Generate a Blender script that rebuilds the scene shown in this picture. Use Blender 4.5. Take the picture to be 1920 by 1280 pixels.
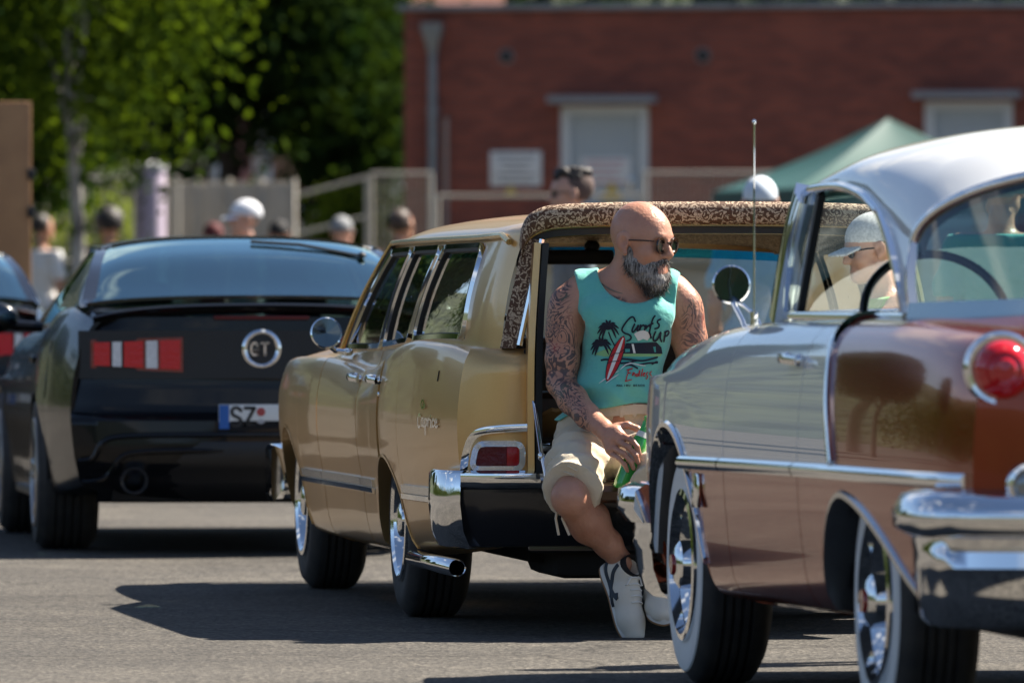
import bpy, bmesh, math, random
import numpy as np
from mathutils import Vector, Matrix
from mathutils.bvhtree import BVHTree
rad = math.radians
random.seed(7); RNG = np.random.RandomState(7)
for o in list(bpy.data.objects): bpy.data.objects.remove(o)
SC = bpy.context.scene; COL = SC.collection

# ---------------------------------------------------------------- camera
cd = bpy.data.cameras.new('camera'); cam = bpy.data.objects.new('camera', cd); COL.objects.link(cam)
cam.location = (0, 0, 1.16); cam.rotation_euler = (rad(90), 0, 0)
cd.lens = 310; cd.sensor_width = 36; cd.shift_y = -95/1920
cd.clip_start = 0.5; cd.clip_end = 4000
cd.dof.use_dof = True; cd.dof.focus_distance = 29.6; cd.dof.aperture_fstop = 5.9
SC.camera = cam

# ---------------------------------------------------------------- sky, sun, exposure
SUN = Vector((0.76, 0.45, 1.0)).normalized()
sun_el = math.asin(SUN.z); sun_az = math.atan2(SUN.x, SUN.y)
W = bpy.data.worlds.new('World'); SC.world = W; W.use_nodes = True
nt = W.node_tree; nt.nodes.clear()
out = nt.nodes.new('ShaderNodeOutputWorld'); bg = nt.nodes.new('ShaderNodeBackground')
sky = nt.nodes.new('ShaderNodeTexSky'); sky.sky_type = 'NISHITA'; sky.sun_disc = False
sky.sun_elevation = sun_el; sky.sun_rotation = sun_az; sky.altitude = 200; sky.air_density = 0.75; sky.dust_density = 0.3
tc = nt.nodes.new('ShaderNodeTexCoord'); mp = nt.nodes.new('ShaderNodeMapping')
mp.inputs['Scale'].default_value = (1.0, 1.0, 2.6)
cn = nt.nodes.new('ShaderNodeTexNoise'); cn.inputs['Scale'].default_value = 3.4; cn.inputs['Detail'].default_value = 7
cn.inputs['Roughness'].default_value = 0.55
cr = nt.nodes.new('ShaderNodeValToRGB')
cr.color_ramp.elements[0].position = 0.57; cr.color_ramp.elements[0].color = (0, 0, 0, 1)
cr.color_ramp.elements[1].position = 0.68; cr.color_ramp.elements[1].color = (1, 1, 1, 1)
mx = nt.nodes.new('ShaderNodeMix'); mx.data_type = 'RGBA'
mx.inputs[7].default_value = (6.5, 6.6, 6.8, 1)
nt.links.new(tc.outputs['Generated'], mp.inputs[0]); nt.links.new(mp.outputs[0], cn.inputs['Vector'])
nt.links.new(cn.outputs['Fac'], cr.inputs[0]); nt.links.new(cr.outputs[0], mx.inputs[0])
nt.links.new(sky.outputs[0], mx.inputs[6]); nt.links.new(mx.outputs[2], bg.inputs[0])
bg.inputs[1].default_value = 0.05
nt.links.new(bg.outputs[0], out.inputs[0])
sl = bpy.data.lights.new('sun', 'SUN'); sl.energy = 5.0; sl.angle = rad(0.53); sl.color = (1.0, 0.91, 0.79)
so = bpy.data.objects.new('sun', sl); COL.objects.link(so); so.location = (20, 20, 30)
so.rotation_euler = (-SUN).to_track_quat('-Z', 'Y').to_euler()
SC.view_settings.view_transform = 'Standard'; SC.view_settings.look = 'None'
SC.view_settings.exposure = 1.6; SC.view_settings.gamma = 1.0
SC.render.engine = 'CYCLES'
SC.render.resolution_x = 1024; SC.render.resolution_y = 682
SC.cycles.max_bounces = 10; SC.cycles.transparent_max_bounces = 24; SC.cycles.glossy_bounces = 5
SC.cycles.use_denoising = True

# ---------------------------------------------------------------- materials
MATS = {}
def mat(name, col=(.5, .5, .5), rough=.5, metal=0., coat=0., coat_rough=.03, spec=.5, noise=None, bump=None,
        emit=None, trans=0., sheen=0., sss=0.):
    """Principled material; noise=(scale, amount, colour2) mixes in a second colour, bump=(scale, strength, dist)"""
    if name in MATS: return MATS[name]
    m = bpy.data.materials.new(name); m.use_nodes = True; MATS[name] = m
    n = m.node_tree.nodes; l = m.node_tree.links; b = n['Principled BSDF']
    b.inputs['Base Color'].default_value = (*col, 1); b.inputs['Roughness'].default_value = rough
    b.inputs['Metallic'].default_value = metal; b.inputs['Coat Weight'].default_value = coat
    b.inputs['Coat Roughness'].default_value = coat_rough; b.inputs['Specular IOR Level'].default_value = spec
    b.inputs['Sheen Weight'].default_value = sheen
    if sss:
        b.inputs['Subsurface Weight'].default_value = sss; b.inputs['Subsurface Radius'].default_value = (.012, .005, .003)
        b.inputs['Subsurface Scale'].default_value = 1.0
    if trans: b.inputs['Transmission Weight'].default_value = trans
    if emit:
        b.inputs['Emission Color'].default_value = (*emit[0], 1); b.inputs['Emission Strength'].default_value = emit[1]
    if noise or bump:
        t = n.new('ShaderNodeTexCoord')
    if noise:
        x = n.new('ShaderNodeTexNoise'); x.inputs['Scale'].default_value = noise[0]; x.inputs['Detail'].default_value = 6
        l.new(t.outputs['Object'], x.inputs['Vector'])
        r = n.new('ShaderNodeMapRange'); r.inputs[1].default_value = .35; r.inputs[2].default_value = .65
        r.inputs[3].default_value = 0; r.inputs[4].default_value = noise[1]
        l.new(x.outputs['Fac'], r.inputs[0])
        q = n.new('ShaderNodeMix'); q.data_type = 'RGBA'
        q.inputs[6].default_value = (*col, 1); q.inputs[7].default_value = (*noise[2], 1)
        l.new(r.outputs[0], q.inputs[0]); l.new(q.outputs[2], b.inputs['Base Color'])
    if bump:
        x = n.new('ShaderNodeTexNoise'); x.inputs['Scale'].default_value = bump[0]; x.inputs['Detail'].default_value = 5
        l.new(t.outputs['Object'], x.inputs['Vector'])
        bp = n.new('ShaderNodeBump'); bp.inputs['Strength'].default_value = bump[1]; bp.inputs['Distance'].default_value = bump[2]
        l.new(x.outputs['Fac'], bp.inputs['Height']); l.new(bp.outputs[0], b.inputs['Normal'])
    return m
def glass_mat(name, tint=(.8, .9, .9), ior=1.5, rough=0.0, boost=0.0, refl=(1, 1, 1)):
    """thin pane: fresnel mix of clear (tinted) and mirror-like"""
    if name in MATS: return MATS[name]
    m = bpy.data.materials.new(name); m.use_nodes = True; MATS[name] = m
    n = m.node_tree.nodes; l = m.node_tree.links; n.clear()
    o = n.new('ShaderNodeOutputMaterial'); mxs = n.new('ShaderNodeMixShader'); fr = n.new('ShaderNodeLayerWeight')
    fr.inputs[0].default_value = .5
    tr = n.new('ShaderNodeBsdfTransparent'); tr.inputs[0].default_value = (*tint, 1)
    gl = n.new('ShaderNodeBsdfGlossy'); gl.inputs['Roughness'].default_value = rough; gl.inputs[0].default_value = (*refl, 1)
    pw = n.new('ShaderNodeMath'); pw.operation = 'POWER'; pw.inputs[1].default_value = 4.0
    ad = n.new('ShaderNodeMath'); ad.operation = 'MULTIPLY_ADD'; ad.use_clamp = True
    ad.inputs[1].default_value = .9; ad.inputs[2].default_value = .05+boost
    l.new(fr.outputs['Facing'], pw.inputs[0]); l.new(pw.outputs[0], ad.inputs[0]); l.new(ad.outputs[0], mxs.inputs[0])
    l.new(tr.outputs[0], mxs.inputs[1]); l.new(gl.outputs[0], mxs.inputs[2]); l.new(mxs.outputs[0], o.inputs[0])
    return m
def nodes_of(m): return m.node_tree.nodes, m.node_tree.links, m.node_tree.nodes['Principled BSDF']

chrome = mat('chrome', (.86, .87, .88), .06, 1.0)
chrome_s = mat('chrome_satin', (.7, .7, .7), .22, 1.0)
rubber = mat('rubber', (.026, .026, .027), .72, bump=(90, .25, .004), noise=(11, .8, (.052, .048, .043)))
black_pl = mat('black_plastic', (.012, .012, .013), .55)
black_gl = mat('black_gloss', (.008, .008, .009), .2, coat=.5)
dark_int = mat('dark_interior', (.02, .017, .015), .8)
under_m = mat('underbody', (.012, .011, .01), .9)
g_clear = glass_mat('glass_clear', (.82, .9, .88))
g_tint = glass_mat('glass_tinted', (.35, .45, .45), boost=.05)

# ---------------------------------------------------------------- mesh helpers
def finish(o, mat_, parent, smooth, angle):
    me = o.data
    if isinstance(mat_, (list, tuple)):
        for q in mat_: me.materials.append(q)
    elif mat_: me.materials.append(mat_)
    if smooth:
        me.polygons.foreach_set('use_smooth', [True]*len(me.polygons))
        if angle < 170: me.set_sharp_from_angle(angle=rad(angle))
    COL.objects.link(o)
    if parent is not None: o.parent = parent
    return o
def mesh(name, v, f, mat_=None, parent=None, smooth=True, angle=40):
    me = bpy.data.meshes.new(name)
    me.from_pydata([tuple(map(float, p)) for p in v], [], [tuple(int(i) for i in q) for q in f]); me.update()
    return finish(bpy.data.objects.new(name, me), mat_, parent, smooth, angle)
def link(name, me, parent=None, loc=(0, 0, 0), rot=(0, 0, 0)):
    o = bpy.data.objects.new(name, me); COL.objects.link(o); o.location = loc; o.rotation_euler = rot
    if parent is not None: o.parent = parent
    return o
def tag(o, label=None, cat=None, group=None, kind=None):
    if label: o['label'] = label
    if cat: o['category'] = cat
    if group: o['group'] = group
    if kind: o['kind'] = kind
    return o
def thing(name, label, cat, loc=(0, 0, 0), rz=0., group=None):
    o = bpy.data.objects.new(name, None); COL.objects.link(o); o.empty_display_size = .2
    o.location = loc; o.rotation_euler = (0, 0, rz); return tag(o, label, cat, group)
class MB:
    """collects primitives into one mesh"""
    def __init__(s): s.v = []; s.f = []
    def add(s, v, f):
        k = len(s.v); s.v += [tuple(map(float, p)) for p in v]; s.f += [tuple(int(i)+k for i in q) for q in f]; return s
    def box(s, c, d, R=None, bev=0.):
        bm = bmesh.new(); bmesh.ops.create_cube(bm, size=1)
        for q in bm.verts: q.co = Vector((q.co.x*d[0], q.co.y*d[1], q.co.z*d[2]))
        if bev: bmesh.ops.bevel(bm, geom=bm.edges[:], offset=bev, segments=2, affect='EDGES', profile=.5)
        bm.verts.index_update()
        vs = [(R @ q.co if R else q.co) + Vector(c) for q in bm.verts]
        s.add(vs, [[q.index for q in fc.verts] for fc in bm.faces]); bm.free(); return s
    def tube(s, pts, r, seg=8, closed=False, flat=None, caps=True):
        v, f = sweep(pts, [(math.cos(a)*1, math.sin(a)*1) for a in np.linspace(0, 2*math.pi, seg, endpoint=False)], r, closed, caps, flat); return s.add(v, f)
    def sweep(s, pts, prof, closed=False, scale=1., up=None, caps=True):
        v, f = sweep(pts, prof, scale, closed, caps, None, up); return s.add(v, f)
    def revolve(s, prof, seg=48, M=None, close=False):
        v = []; f = []; n = len(prof)
        for i in range(seg):
            a = 2*math.pi*i/seg
            for (r, h) in prof:
                p = Vector((r*math.cos(a), r*math.sin(a), h)); v.append(M @ p if M else p)
        for i in range(seg):
            j = (i+1) % seg
            for k in range(n-1): f.append((i*n+k, j*n+k, j*n+k+1, i*n+k+1))
            if close: f.append((i*n+n-1, j*n+n-1, j*n, i*n))
        return s.add(v, f)
    def ell(s, c, r, seg=16, rings=10, R=None):
        v = []; f = []
        for i in range(rings+1):
            a = math.pi*i/rings
            for j in range(seg):
                b = 2*math.pi*j/seg; p = Vector((r[0]*math.sin(a)*math.cos(b), r[1]*math.sin(a)*math.sin(b), r[2]*math.cos(a)))
                v.append((R @ p if R else p)+Vector(c))
        for i in range(rings):
            for j in range(seg): f.append((i*seg+j, (i+1)*seg+j, (i+1)*seg+(j+1) % seg, i*seg+(j+1) % seg))
        return s.add(v, f)
    def grid(s, P, flip=False):
        """P: array [nu, nv, 3]"""
        P = np.asarray(P); nu, nv = P.shape[:2]
        idx = np.arange(nu*nv).reshape(nu, nv)
        a, b, c, d = idx[:-1, :-1].ravel(), idx[1:, :-1].ravel(), idx[1:, 1:].ravel(), idx[:-1, 1:].ravel()
        q = np.stack([a, d, c, b] if flip else [a, b, c, d], 1)
        return s.add(P.reshape(-1, 3), q)
    def poly(s, pts): return s.add(pts, [tuple(range(len(pts)))])
    def prism(s, pts, off):
        n = len(pts); off = Vector(off); a = [Vector(p) for p in pts]; b = [p+off for p in a]
        return s.add(a+b, [tuple(range(n))[::-1], tuple(range(n, 2*n))] + [(i, (i+1) % n, n+(i+1) % n, n+i) for i in range(n)])
    def build(s, name, mat_, parent=None, smooth=True, angle=40, fixn=False):
        o = mesh(name, s.v, s.f, mat_, parent, smooth, angle)
        if fixn:
            bm = bmesh.new(); bm.from_mesh(o.data); bmesh.ops.recalc_face_normals(bm, faces=bm.faces[:]); bm.to_mesh(o.data); bm.free()
            if smooth and angle < 170: o.data.set_sharp_from_angle(angle=rad(angle))
        return o
def sweep(pts, prof, r=1., closed=False, caps=True, flat=None, up=None):
    pts = [Vector(p) for p in pts]; n = len(pts); m = len(prof); v = []; f = []
    rs = r if hasattr(r, '__len__') else [r]*n
    prevN = None
    for i, p in enumerate(pts):
        a = pts[(i-1) % n] if (closed or i > 0) else p; b = pts[(i+1) % n] if (closed or i < n-1) else p
        T = (b-a)
        if T.length < 1e-9: T = Vector((1, 0, 0))
        T.normalize()
        if up is not None:
            N = Vector(up); N = N-T*N.dot(T); N = N.normalized() if N.length > 1e-6 else T.orthogonal().normalized()
        elif prevN is None: N = T.orthogonal().normalized()
        else:
            N = prevN-T*prevN.dot(T); N = N.normalized() if N.length > 1e-6 else T.orthogonal().normalized()
        prevN = N; B = T.cross(N)
        for (x, y) in prof: v.append(p+(N*x*(flat or 1)+B*y)*rs[i])
    for i in range(n if closed else n-1):
        j = (i+1) % n
        for k in range(m): f.append((i*m+k, j*m+k, j*m+(k+1) % m, i*m+(k+1) % m))
    if caps and not closed:
        f.append(tuple(range(m))); f.append(tuple((n-1)*m+k for k in reversed(range(m))))
    return v, f
def hermite(xs, ys, x):
    """smooth monotone-limited cubic through (xs, ys[...]) at x"""
    xs = np.asarray(xs, float); ys = np.asarray(ys, float); x = np.asarray(x, float)
    flat = ys.reshape(len(xs), -1); h = np.diff(xs)[:, None]; d = np.diff(flat, axis=0)/h
    m = np.zeros_like(flat)
    if len(xs) > 2:
        hh = h; w1 = 2*hh[1:]+hh[:-1]; w2 = hh[1:]+2*hh[:-1]
        good = d[:-1]*d[1:] > 0
        with np.errstate(divide='ignore', invalid='ignore'):
            hm = (w1+w2)/(w1/d[:-1]+w2/d[1:])
        m[1:-1] = np.where(good, hm, 0)
    m[0] = d[0]; m[-1] = d[-1]
    i = np.clip(np.searchsorted(xs, x, side='right')-1, 0, len(xs)-2)
    t = ((np.clip(x, xs[0], xs[-1])-xs[i])/np.diff(xs)[i]); t = t[..., None]; H = np.diff(xs)[i][..., None]
    r = (2*t**3-3*t**2+1)*flat[i]+(t**3-2*t**2+t)*H*m[i]+(-2*t**3+3*t**2)*flat[i+1]+(t**3-t**2)*H*m[i+1]
    return r.reshape(x.shape+ys.shape[1:])
def catmull(P, n, closed=False):
    """n samples per span through points P"""
    P = [np.asarray(p, float) for p in P]; N = len(P); o = []
    for i in range(N if closed else N-1):
        g = lambda k: P[k % N] if closed else P[min(max(k, 0), N-1)]
        a, b, c, d = g(i-1), g(i), g(i+1), g(i+2)
        for t in np.linspace(0, 1, n, endpoint=False):
            o.append(.5*((2*b)+(c-a)*t+(2*a-5*b+4*c-d)*t*t+(3*b-a-3*c+d)*t**3))
    if not closed: o.append(P[-1])
    return np.array(o)
class Loft:
    """half body side: stations xs, each a list of K (y, z) from the sill up over the shoulder"""
    def __init__(s, xs, secs): s.xs = xs; s.S = np.array(secs, float); s.K = s.S.shape[1]
    def sec(s, x): return hermite(s.xs, s.S, np.asarray(x, float))       # [..., K, 2]
    def at(s, x, t):
        """x: [n], t: [n] in 0..1 -> [n, 3]"""
        x = np.atleast_1d(np.asarray(x, float)); t = np.atleast_1d(np.asarray(t, float))
        C = s.sec(x); K = s.K; u = np.clip(t, 0, 1)*(K-1); i = np.clip(np.floor(u).astype(int), 0, K-2); f = (u-i)[:, None]
        r = np.arange(len(x)); g = lambda k: C[r, np.clip(k, 0, K-1)]
        a, b, c, d = g(i-1), g(i), g(i+1), g(i+2)
        a = np.where((i == 0)[:, None], 2*b-c, a); d = np.where((i == K-2)[:, None], 2*c-b, d)
        p = .5*((2*b)+(c-a)*f+(2*a-5*b+4*c-d)*f*f+(3*b-a-3*c+d)*f**3)
        return np.column_stack([x, p[:, 0], p[:, 1]])
    def t_of_z(s, x, z):
        ts = np.linspace(0, 1, 240); P = s.at(np.full(240, x), ts); zz = np.maximum.accumulate(P[:, 2])
        return float(np.interp(z, zz, ts))
    def normal(s, x, t):
        e = 1e-3; a = s.at(x+e, t)-s.at(x-e, t); tt = np.clip(np.atleast_1d(t), e, 1-e); b = s.at(x, tt+e)-s.at(x, tt-e)
        n = np.cross(a, b); n /= np.linalg.norm(n, axis=1)[:, None]+1e-12; return np.where(n[:, 1:2] < 0, -n, n)
def panel(L, xs, t0, t1, nt, name, mat_, parent, side=1, flange=.02, off=0., angle=45):
    """patch of loft L; t0/t1 callables of x; edges turned inwards by a flange; side=-1 mirrors it"""
    xs = np.asarray(xs, float); cols = []
    for x in xs:
        ts = np.linspace(t0(x), t1(x), nt); xx = np.full(nt, x); P = L.at(xx, ts)
        if off: P = P+L.normal(xx, ts)*off
        cols.append(P)
    G = np.array(cols); b = MB()
    m = G.copy(); m[..., 1] *= side; b.grid(m, flip=(side < 0))
    if flange:
        ring = np.concatenate([G[:, 0], G[-1, 1:], G[-2::-1, -1], G[0, -2::-1]])
        nn = np.zeros_like(ring); nn[:, 1] = -1
        nn[:, 2] = -.35
        st = np.stack([ring, ring+nn*flange], 1); st[..., 1] *= side; b.grid(st, flip=(side > 0))
    o = b.build(name, mat_, parent, angle=angle); return o
def arch_xs(x0, x1, xc, R, n=24, nout=8):
    """columns that follow a wheel arch closely"""
    a = np.linspace(0, math.pi, n); xs = list(xc-R*np.cos(a))
    if x0 < xc-R: xs = list(np.linspace(x0, xc-R, nout, endpoint=False)) + xs
    if x1 > xc+R: xs = xs + list(np.linspace(xc+R, x1, nout+1)[1:])
    return np.array([x for x in xs if x0-1e-6 <= x <= x1+1e-6])
def round_poly(pts, r, n=5):
    """rounds the corners of a 3-D polygon (r: one value or one per corner)"""
    pts = [Vector(p) for p in pts]; N = len(pts); o = []
    for i, p in enumerate(pts):
        a = pts[i-1]; b = pts[(i+1) % N]; ri = r[i] if hasattr(r, '__len__') else r
        da = (a-p); db = (b-p); k = min(ri, da.length*.49, db.length*.49)
        A = p+da.normalized()*k; B = p+db.normalized()*k
        for t in np.linspace(0, 1, n): o.append(A*(1-t)**2+p*2*t*(1-t)+B*t*t)
    return o
def densify(pts, step, closed=True):
    o = []; N = len(pts)
    for i in range(N if closed else N-1):
        a = Vector(pts[i]); b = Vector(pts[(i+1) % N]); k = max(1, int((b-a).length/step))
        for j in range(k): o.append(a.lerp(b, j/k))
    if not closed: o.append(Vector(pts[-1]))
    return o
def copy_tree(o, parent=None):
    c = o.copy(); COL.objects.link(c); c.parent = parent
    for ch in list(o.children): copy_tree(ch, c)
    return c
def mirror_mesh(o, name, parent):
    """copy of o mirrored in the car's middle plane"""
    me = o.data.copy(); bm = bmesh.new(); bm.from_mesh(me)
    for v in bm.verts: v.co.y *= -1
    bmesh.ops.reverse_faces(bm, faces=bm.faces[:]); bm.to_mesh(me); bm.free()
    c = bpy.data.objects.new(name, me); COL.objects.link(c); c.parent = parent; return c
Rx = lambda a: Matrix.Rotation(a, 3, 'X')
Ry = lambda a: Matrix.Rotation(a, 3, 'Y')
Rz = lambda a: Matrix.Rotation(a, 3, 'Z')
Rx4 = lambda a: Matrix.Rotation(a, 4, 'X')
PI = math.pi
# strokes: writing and print as flat ribbons
def stroke_mesh(b, pts, w, smooth=6, taper=False):
    """2-D polyline -> ribbon quads with round ends in the local (x, y) plane; appended to MB b at z=0"""
    P = catmull([(p[0], p[1]) for p in pts], smooth) if smooth > 1 and len(pts) > 2 else np.array([(p[0], p[1]) for p in pts], float)
    n = len(P); T = np.gradient(P, axis=0); T /= np.linalg.norm(T, axis=1)[:, None]+1e-9
    Nn = np.column_stack([-T[:, 1], T[:, 0]])
    ww = np.full(n, w/2)
    if taper: ww = w/2*np.clip(np.minimum(np.linspace(0.25, 3, n), np.linspace(3, .25, n)), .25, 1)
    Lf = P+Nn*ww[:, None]; Rt = P-Nn*ww[:, None]
    G = np.zeros((n, 2, 3)); G[:, 0, :2] = Lf; G[:, 1, :2] = Rt; b.grid(G)
    for e in (0, n-1):
        b.poly([(P[e][0]+ww[e]*math.cos(a), P[e][1]+ww[e]*math.sin(a), .0002) for a in np.linspace(0, 2*PI, 10, endpoint=False)])
FONT = {  # capital block strokes on a 0.6 x 1 cell
 'S': [[(.55, .85), (.4, 1), (.15, 1), (.03, .82), (.1, .6), (.45, .42), (.56, .2), (.42, 0), (.15, 0), (.02, .15)]],
 'Z': [[(.03, 1), (.57, 1)], [(.57, 1), (.03, 0)], [(.03, 0), (.57, 0)]],
 'G': [[(.57, .80), (.4, 1), (.2, 1), (.03, .75), (.03, .25), (.2, 0), (.42, 0), (.57, .12), (.57, .30)], [(.57, 0), (.57, .44)], [(.62, .44), (.40, .44)]],
 'T': [[(0, 1), (.6, 1)], [(.3, 1), (.3, 0)]],
 'M': [[(.02, 0), (.02, 1)], [(.02, 1), (.3, .4)], [(.3, .4), (.58, 1)], [(.58, 1), (.58, 0)]],
 'A': [[(0, 0), (.3, 1)], [(.3, 1), (.6, 0)], [(.12, .35), (.48, .35)]],
 'L': [[(.05, 1), (.05, 0)], [(.05, 0), (.55, 0)]], 'I': [[(.3, 1), (.3, 0)]],
 'B': [[(.05, 0), (.05, 1)], [(.05, 1), (.4, 1), (.52, .77), (.38, .53), (.05, .53)], [(.38, .53), (.56, .28), (.42, 0), (.05, 0)]],
 'U': [[(.05, 1), (.05, .3), (.18, 0), (.42, 0), (.55, .3), (.55, 1)]],
 'E': [[(.05, 0), (.05, 1)], [(.05, 1), (.52, 1)], [(.05, .52), (.45, .52)], [(.05, 0), (.52, 0)]],
 'C': [[(.55, .82), (.4, 1), (.2, 1), (.04, .72), (.04, .28), (.2, 0), (.4, 0), (.55, .18)]],
 'H': [[(.05, 0), (.05, 1)], [(.55, 0), (.55, 1)], [(.05, .5), (.55, .5)]],
 'N': [[(.05, 0), (.05, 1)], [(.05, 1), (.55, 0)], [(.55, 0), (.55, 1)]], ' ': []}
def write(b, s, x, y, h, w, adv=.8):
    for ch in s:
        for st in FONT[ch]: stroke_mesh(b, [(x+p[0]*h, y+p[1]*h) for p in st], w, 4)
        x += adv*h
    return x
# ================================================================ implicit bodies: smooth unions of tapered capsules and ellipsoids, meshed with surface nets
class SDF:
    def __init__(s, lo, hi, vox):
        s.lo = np.array(lo, float); s.vox = vox; s.n = np.ceil((np.array(hi)-s.lo)/vox).astype(int)+1
        s.F = np.full(s.n, 1e3, np.float32)
    def win(s, lo, hi, m):
        a = np.clip(np.floor((np.minimum(lo, hi)-m-s.lo)/s.vox).astype(int), 0, s.n-1); b = np.clip(np.ceil((np.maximum(lo, hi)+m-s.lo)/s.vox).astype(int)+1, 1, s.n)
        sl_ = tuple(slice(i, j) for i, j in zip(a, b)); ax = [(s.lo[i]+np.arange(a[i], b[i])*s.vox).astype(np.float32) for i in range(3)]
        return sl_, np.meshgrid(*ax, indexing='ij', sparse=True)
    def put(s, sl_, d, k, op):
        A = s.F[sl_]
        if op == 'u':
            if k > 0:
                h = np.maximum(k-np.abs(A-d), 0)/k; s.F[sl_] = np.minimum(A, d)-h*h*k*.25
            else: s.F[sl_] = np.minimum(A, d)
        else:
            d = -d; h = np.maximum(k-np.abs(A-d), 0)/k if k > 0 else 0; s.F[sl_] = np.maximum(A, d)+h*h*k*.25
    def cap(s, a, b, ra, rb=None, k=.02, op='u'):
        a = np.array(a, float); b = np.array(b, float); rb = ra if rb is None else rb; R = max(ra, rb)
        sl_, (X, Y, Z) = s.win(np.minimum(a, b)-R, np.maximum(a, b)+R, k+3*s.vox); ab = b-a; L2 = float(ab@ab)+1e-9
        h = np.clip(((X-a[0])*ab[0]+(Y-a[1])*ab[1]+(Z-a[2])*ab[2])/L2, 0, 1)
        d = np.sqrt((X-a[0]-ab[0]*h)**2+(Y-a[1]-ab[1]*h)**2+(Z-a[2]-ab[2]*h)**2)-(ra+(rb-ra)*h); s.put(sl_, d, k, op); return s
    def chain(s, pts, rs, k=.02):
        for i in range(len(pts)-1): s.cap(pts[i], pts[i+1], rs[i], rs[i+1], k)
        return s
    def ell(s, c, r, R=None, k=.02, op='u'):
        c = np.array(c, float); m = max(r); sl_, (X, Y, Z) = s.win(c-m, c+m, k+3*s.vox)
        x, y, z = X-c[0], Y-c[1], Z-c[2]
        if R is not None:
            R = np.array(R); x, y, z = R[0][0]*x+R[1][0]*y+R[2][0]*z, R[0][1]*x+R[1][1]*y+R[2][1]*z, R[0][2]*x+R[1][2]*y+R[2][2]*z
        k0 = np.sqrt((x/r[0])**2+(y/r[1])**2+(z/r[2])**2); k1 = np.sqrt((x/r[0]**2)**2+(y/r[1]**2)**2+(z/r[2]**2)**2)+1e-6
        s.put(sl_, k0*(k0-1)/k1, k, op); return s
    def grid(s): return np.meshgrid(*[(s.lo[i]+np.arange(s.n[i])*s.vox).astype(np.float32) for i in range(3)], indexing='ij', sparse=True)
    def nets(s, F=None):
        F = s.F if F is None else F; F = F.copy()
        for ax in range(3):
            for e in (0, -1):
                ix = [slice(None)]*3; ix[ax] = e; F[tuple(ix)] = np.maximum(F[tuple(ix)], 1e-3)
        S = F < 0; nx, ny, nz = F.shape
        C = [S[i:nx-1+i, j:ny-1+j, k:nz-1+k] for i in (0, 1) for j in (0, 1) for k in (0, 1)]
        al = C[0].copy(); an = C[0].copy()
        for c in C[1:]: al &= c; an |= c
        I, J, K = np.nonzero(an & ~al); N = len(I); idx = np.full((nx-1, ny-1, nz-1), -1, np.int64); idx[I, J, K] = np.arange(N)
        acc = np.zeros((N, 3)); cnt = np.zeros(N)
        cor = [(i, j, k) for i in (0, 1) for j in (0, 1) for k in (0, 1)]
        for a in range(8):
            for b in range(a+1, 8):
                df = [cor[b][q]-cor[a][q] for q in range(3)]
                if sum(map(abs, df)) != 1: continue
                fa = F[I+cor[a][0], J+cor[a][1], K+cor[a][2]]; fb = F[I+cor[b][0], J+cor[b][1], K+cor[b][2]]
                m = (fa < 0) != (fb < 0); t = np.where(m, fa/(fa-fb+1e-12), 0)
                for q in range(3): acc[:, q] += np.where(m, cor[a][q]+t*df[q], 0)
                cnt += m
        V = (np.stack([I, J, K], 1)+acc/cnt[:, None])*s.vox+s.lo; Q = []
        for ax in range(3):
            o = [q for q in range(3) if q != ax]; A = [slice(1, -1)]*3; A[ax] = slice(0, -1); B = [slice(1, -1)]*3; B[ax] = slice(1, None)
            a = S[tuple(A)]; b = S[tuple(B)]; ch = np.nonzero(a != b); P = [ch[0].copy(), ch[1].copy(), ch[2].copy()]
            for q in o: P[q] = P[q]+1
            def cell(d0, d1):
                p = [x.copy() for x in P]; p[o[0]] -= d0; p[o[1]] -= d1; return idx[p[0], p[1], p[2]]
            q = np.stack([cell(1, 1), cell(0, 1), cell(0, 0), cell(1, 0)], 1); fl = a[ch]
            if ax == 1: fl = ~fl
            q[~fl] = q[~fl][:, ::-1]; Q.append(q)
        Q = np.concatenate(Q); Q = Q[(Q >= 0).all(1)]; return V, Q
def fast_mesh(name, V, Q, mat_, parent=None, smooth=True, relax=0):
    V = np.asarray(V, np.float64); Q = np.asarray(Q)
    if relax:
        e = np.concatenate([Q[:, [0, 1]], Q[:, [1, 2]], Q[:, [2, 3]], Q[:, [3, 0]]])
        for _ in range(relax):
            ac = np.zeros_like(V); c = np.zeros(len(V)); np.add.at(ac, e[:, 0], V[e[:, 1]]); np.add.at(ac, e[:, 1], V[e[:, 0]]); np.add.at(c, e.ravel(), 1)
            V = V*.5+.5*ac/np.maximum(c, 1)[:, None]
    me = bpy.data.meshes.new(name); me.vertices.add(len(V)); me.vertices.foreach_set('co', V.ravel())
    k = Q.shape[1]; me.loops.add(Q.size); me.loops.foreach_set('vertex_index', Q.ravel().astype(np.int32)); me.polygons.add(len(Q))
    me.polygons.foreach_set('loop_start', np.arange(0, Q.size, k, dtype=np.int32)); me.polygons.foreach_set('loop_total', np.full(len(Q), k, np.int32))
    if smooth: me.polygons.foreach_set('use_smooth', np.ones(len(Q), bool))
    me.update(calc_edges=True); me.validate()
    o = bpy.data.objects.new(name, me); COL.objects.link(o)
    for m in (mat_ if isinstance(mat_, (list, tuple)) else [mat_]): me.materials.append(m)
    if parent is not None: o.parent = parent
    return o
def nz3(P, f, seed=0):
    """cheap smooth noise in -1..1 from summed sines"""
    r = np.random.RandomState(seed); v = 0
    for i in range(6):
        d = r.randn(3); d /= np.linalg.norm(d); w = f*(1+.35*i); v = v+np.sin((P[0]*d[0]+P[1]*d[1]+P[2]*d[2])*w+r.rand()*6.28)/(1+.3*i)
    return v/3.2
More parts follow.
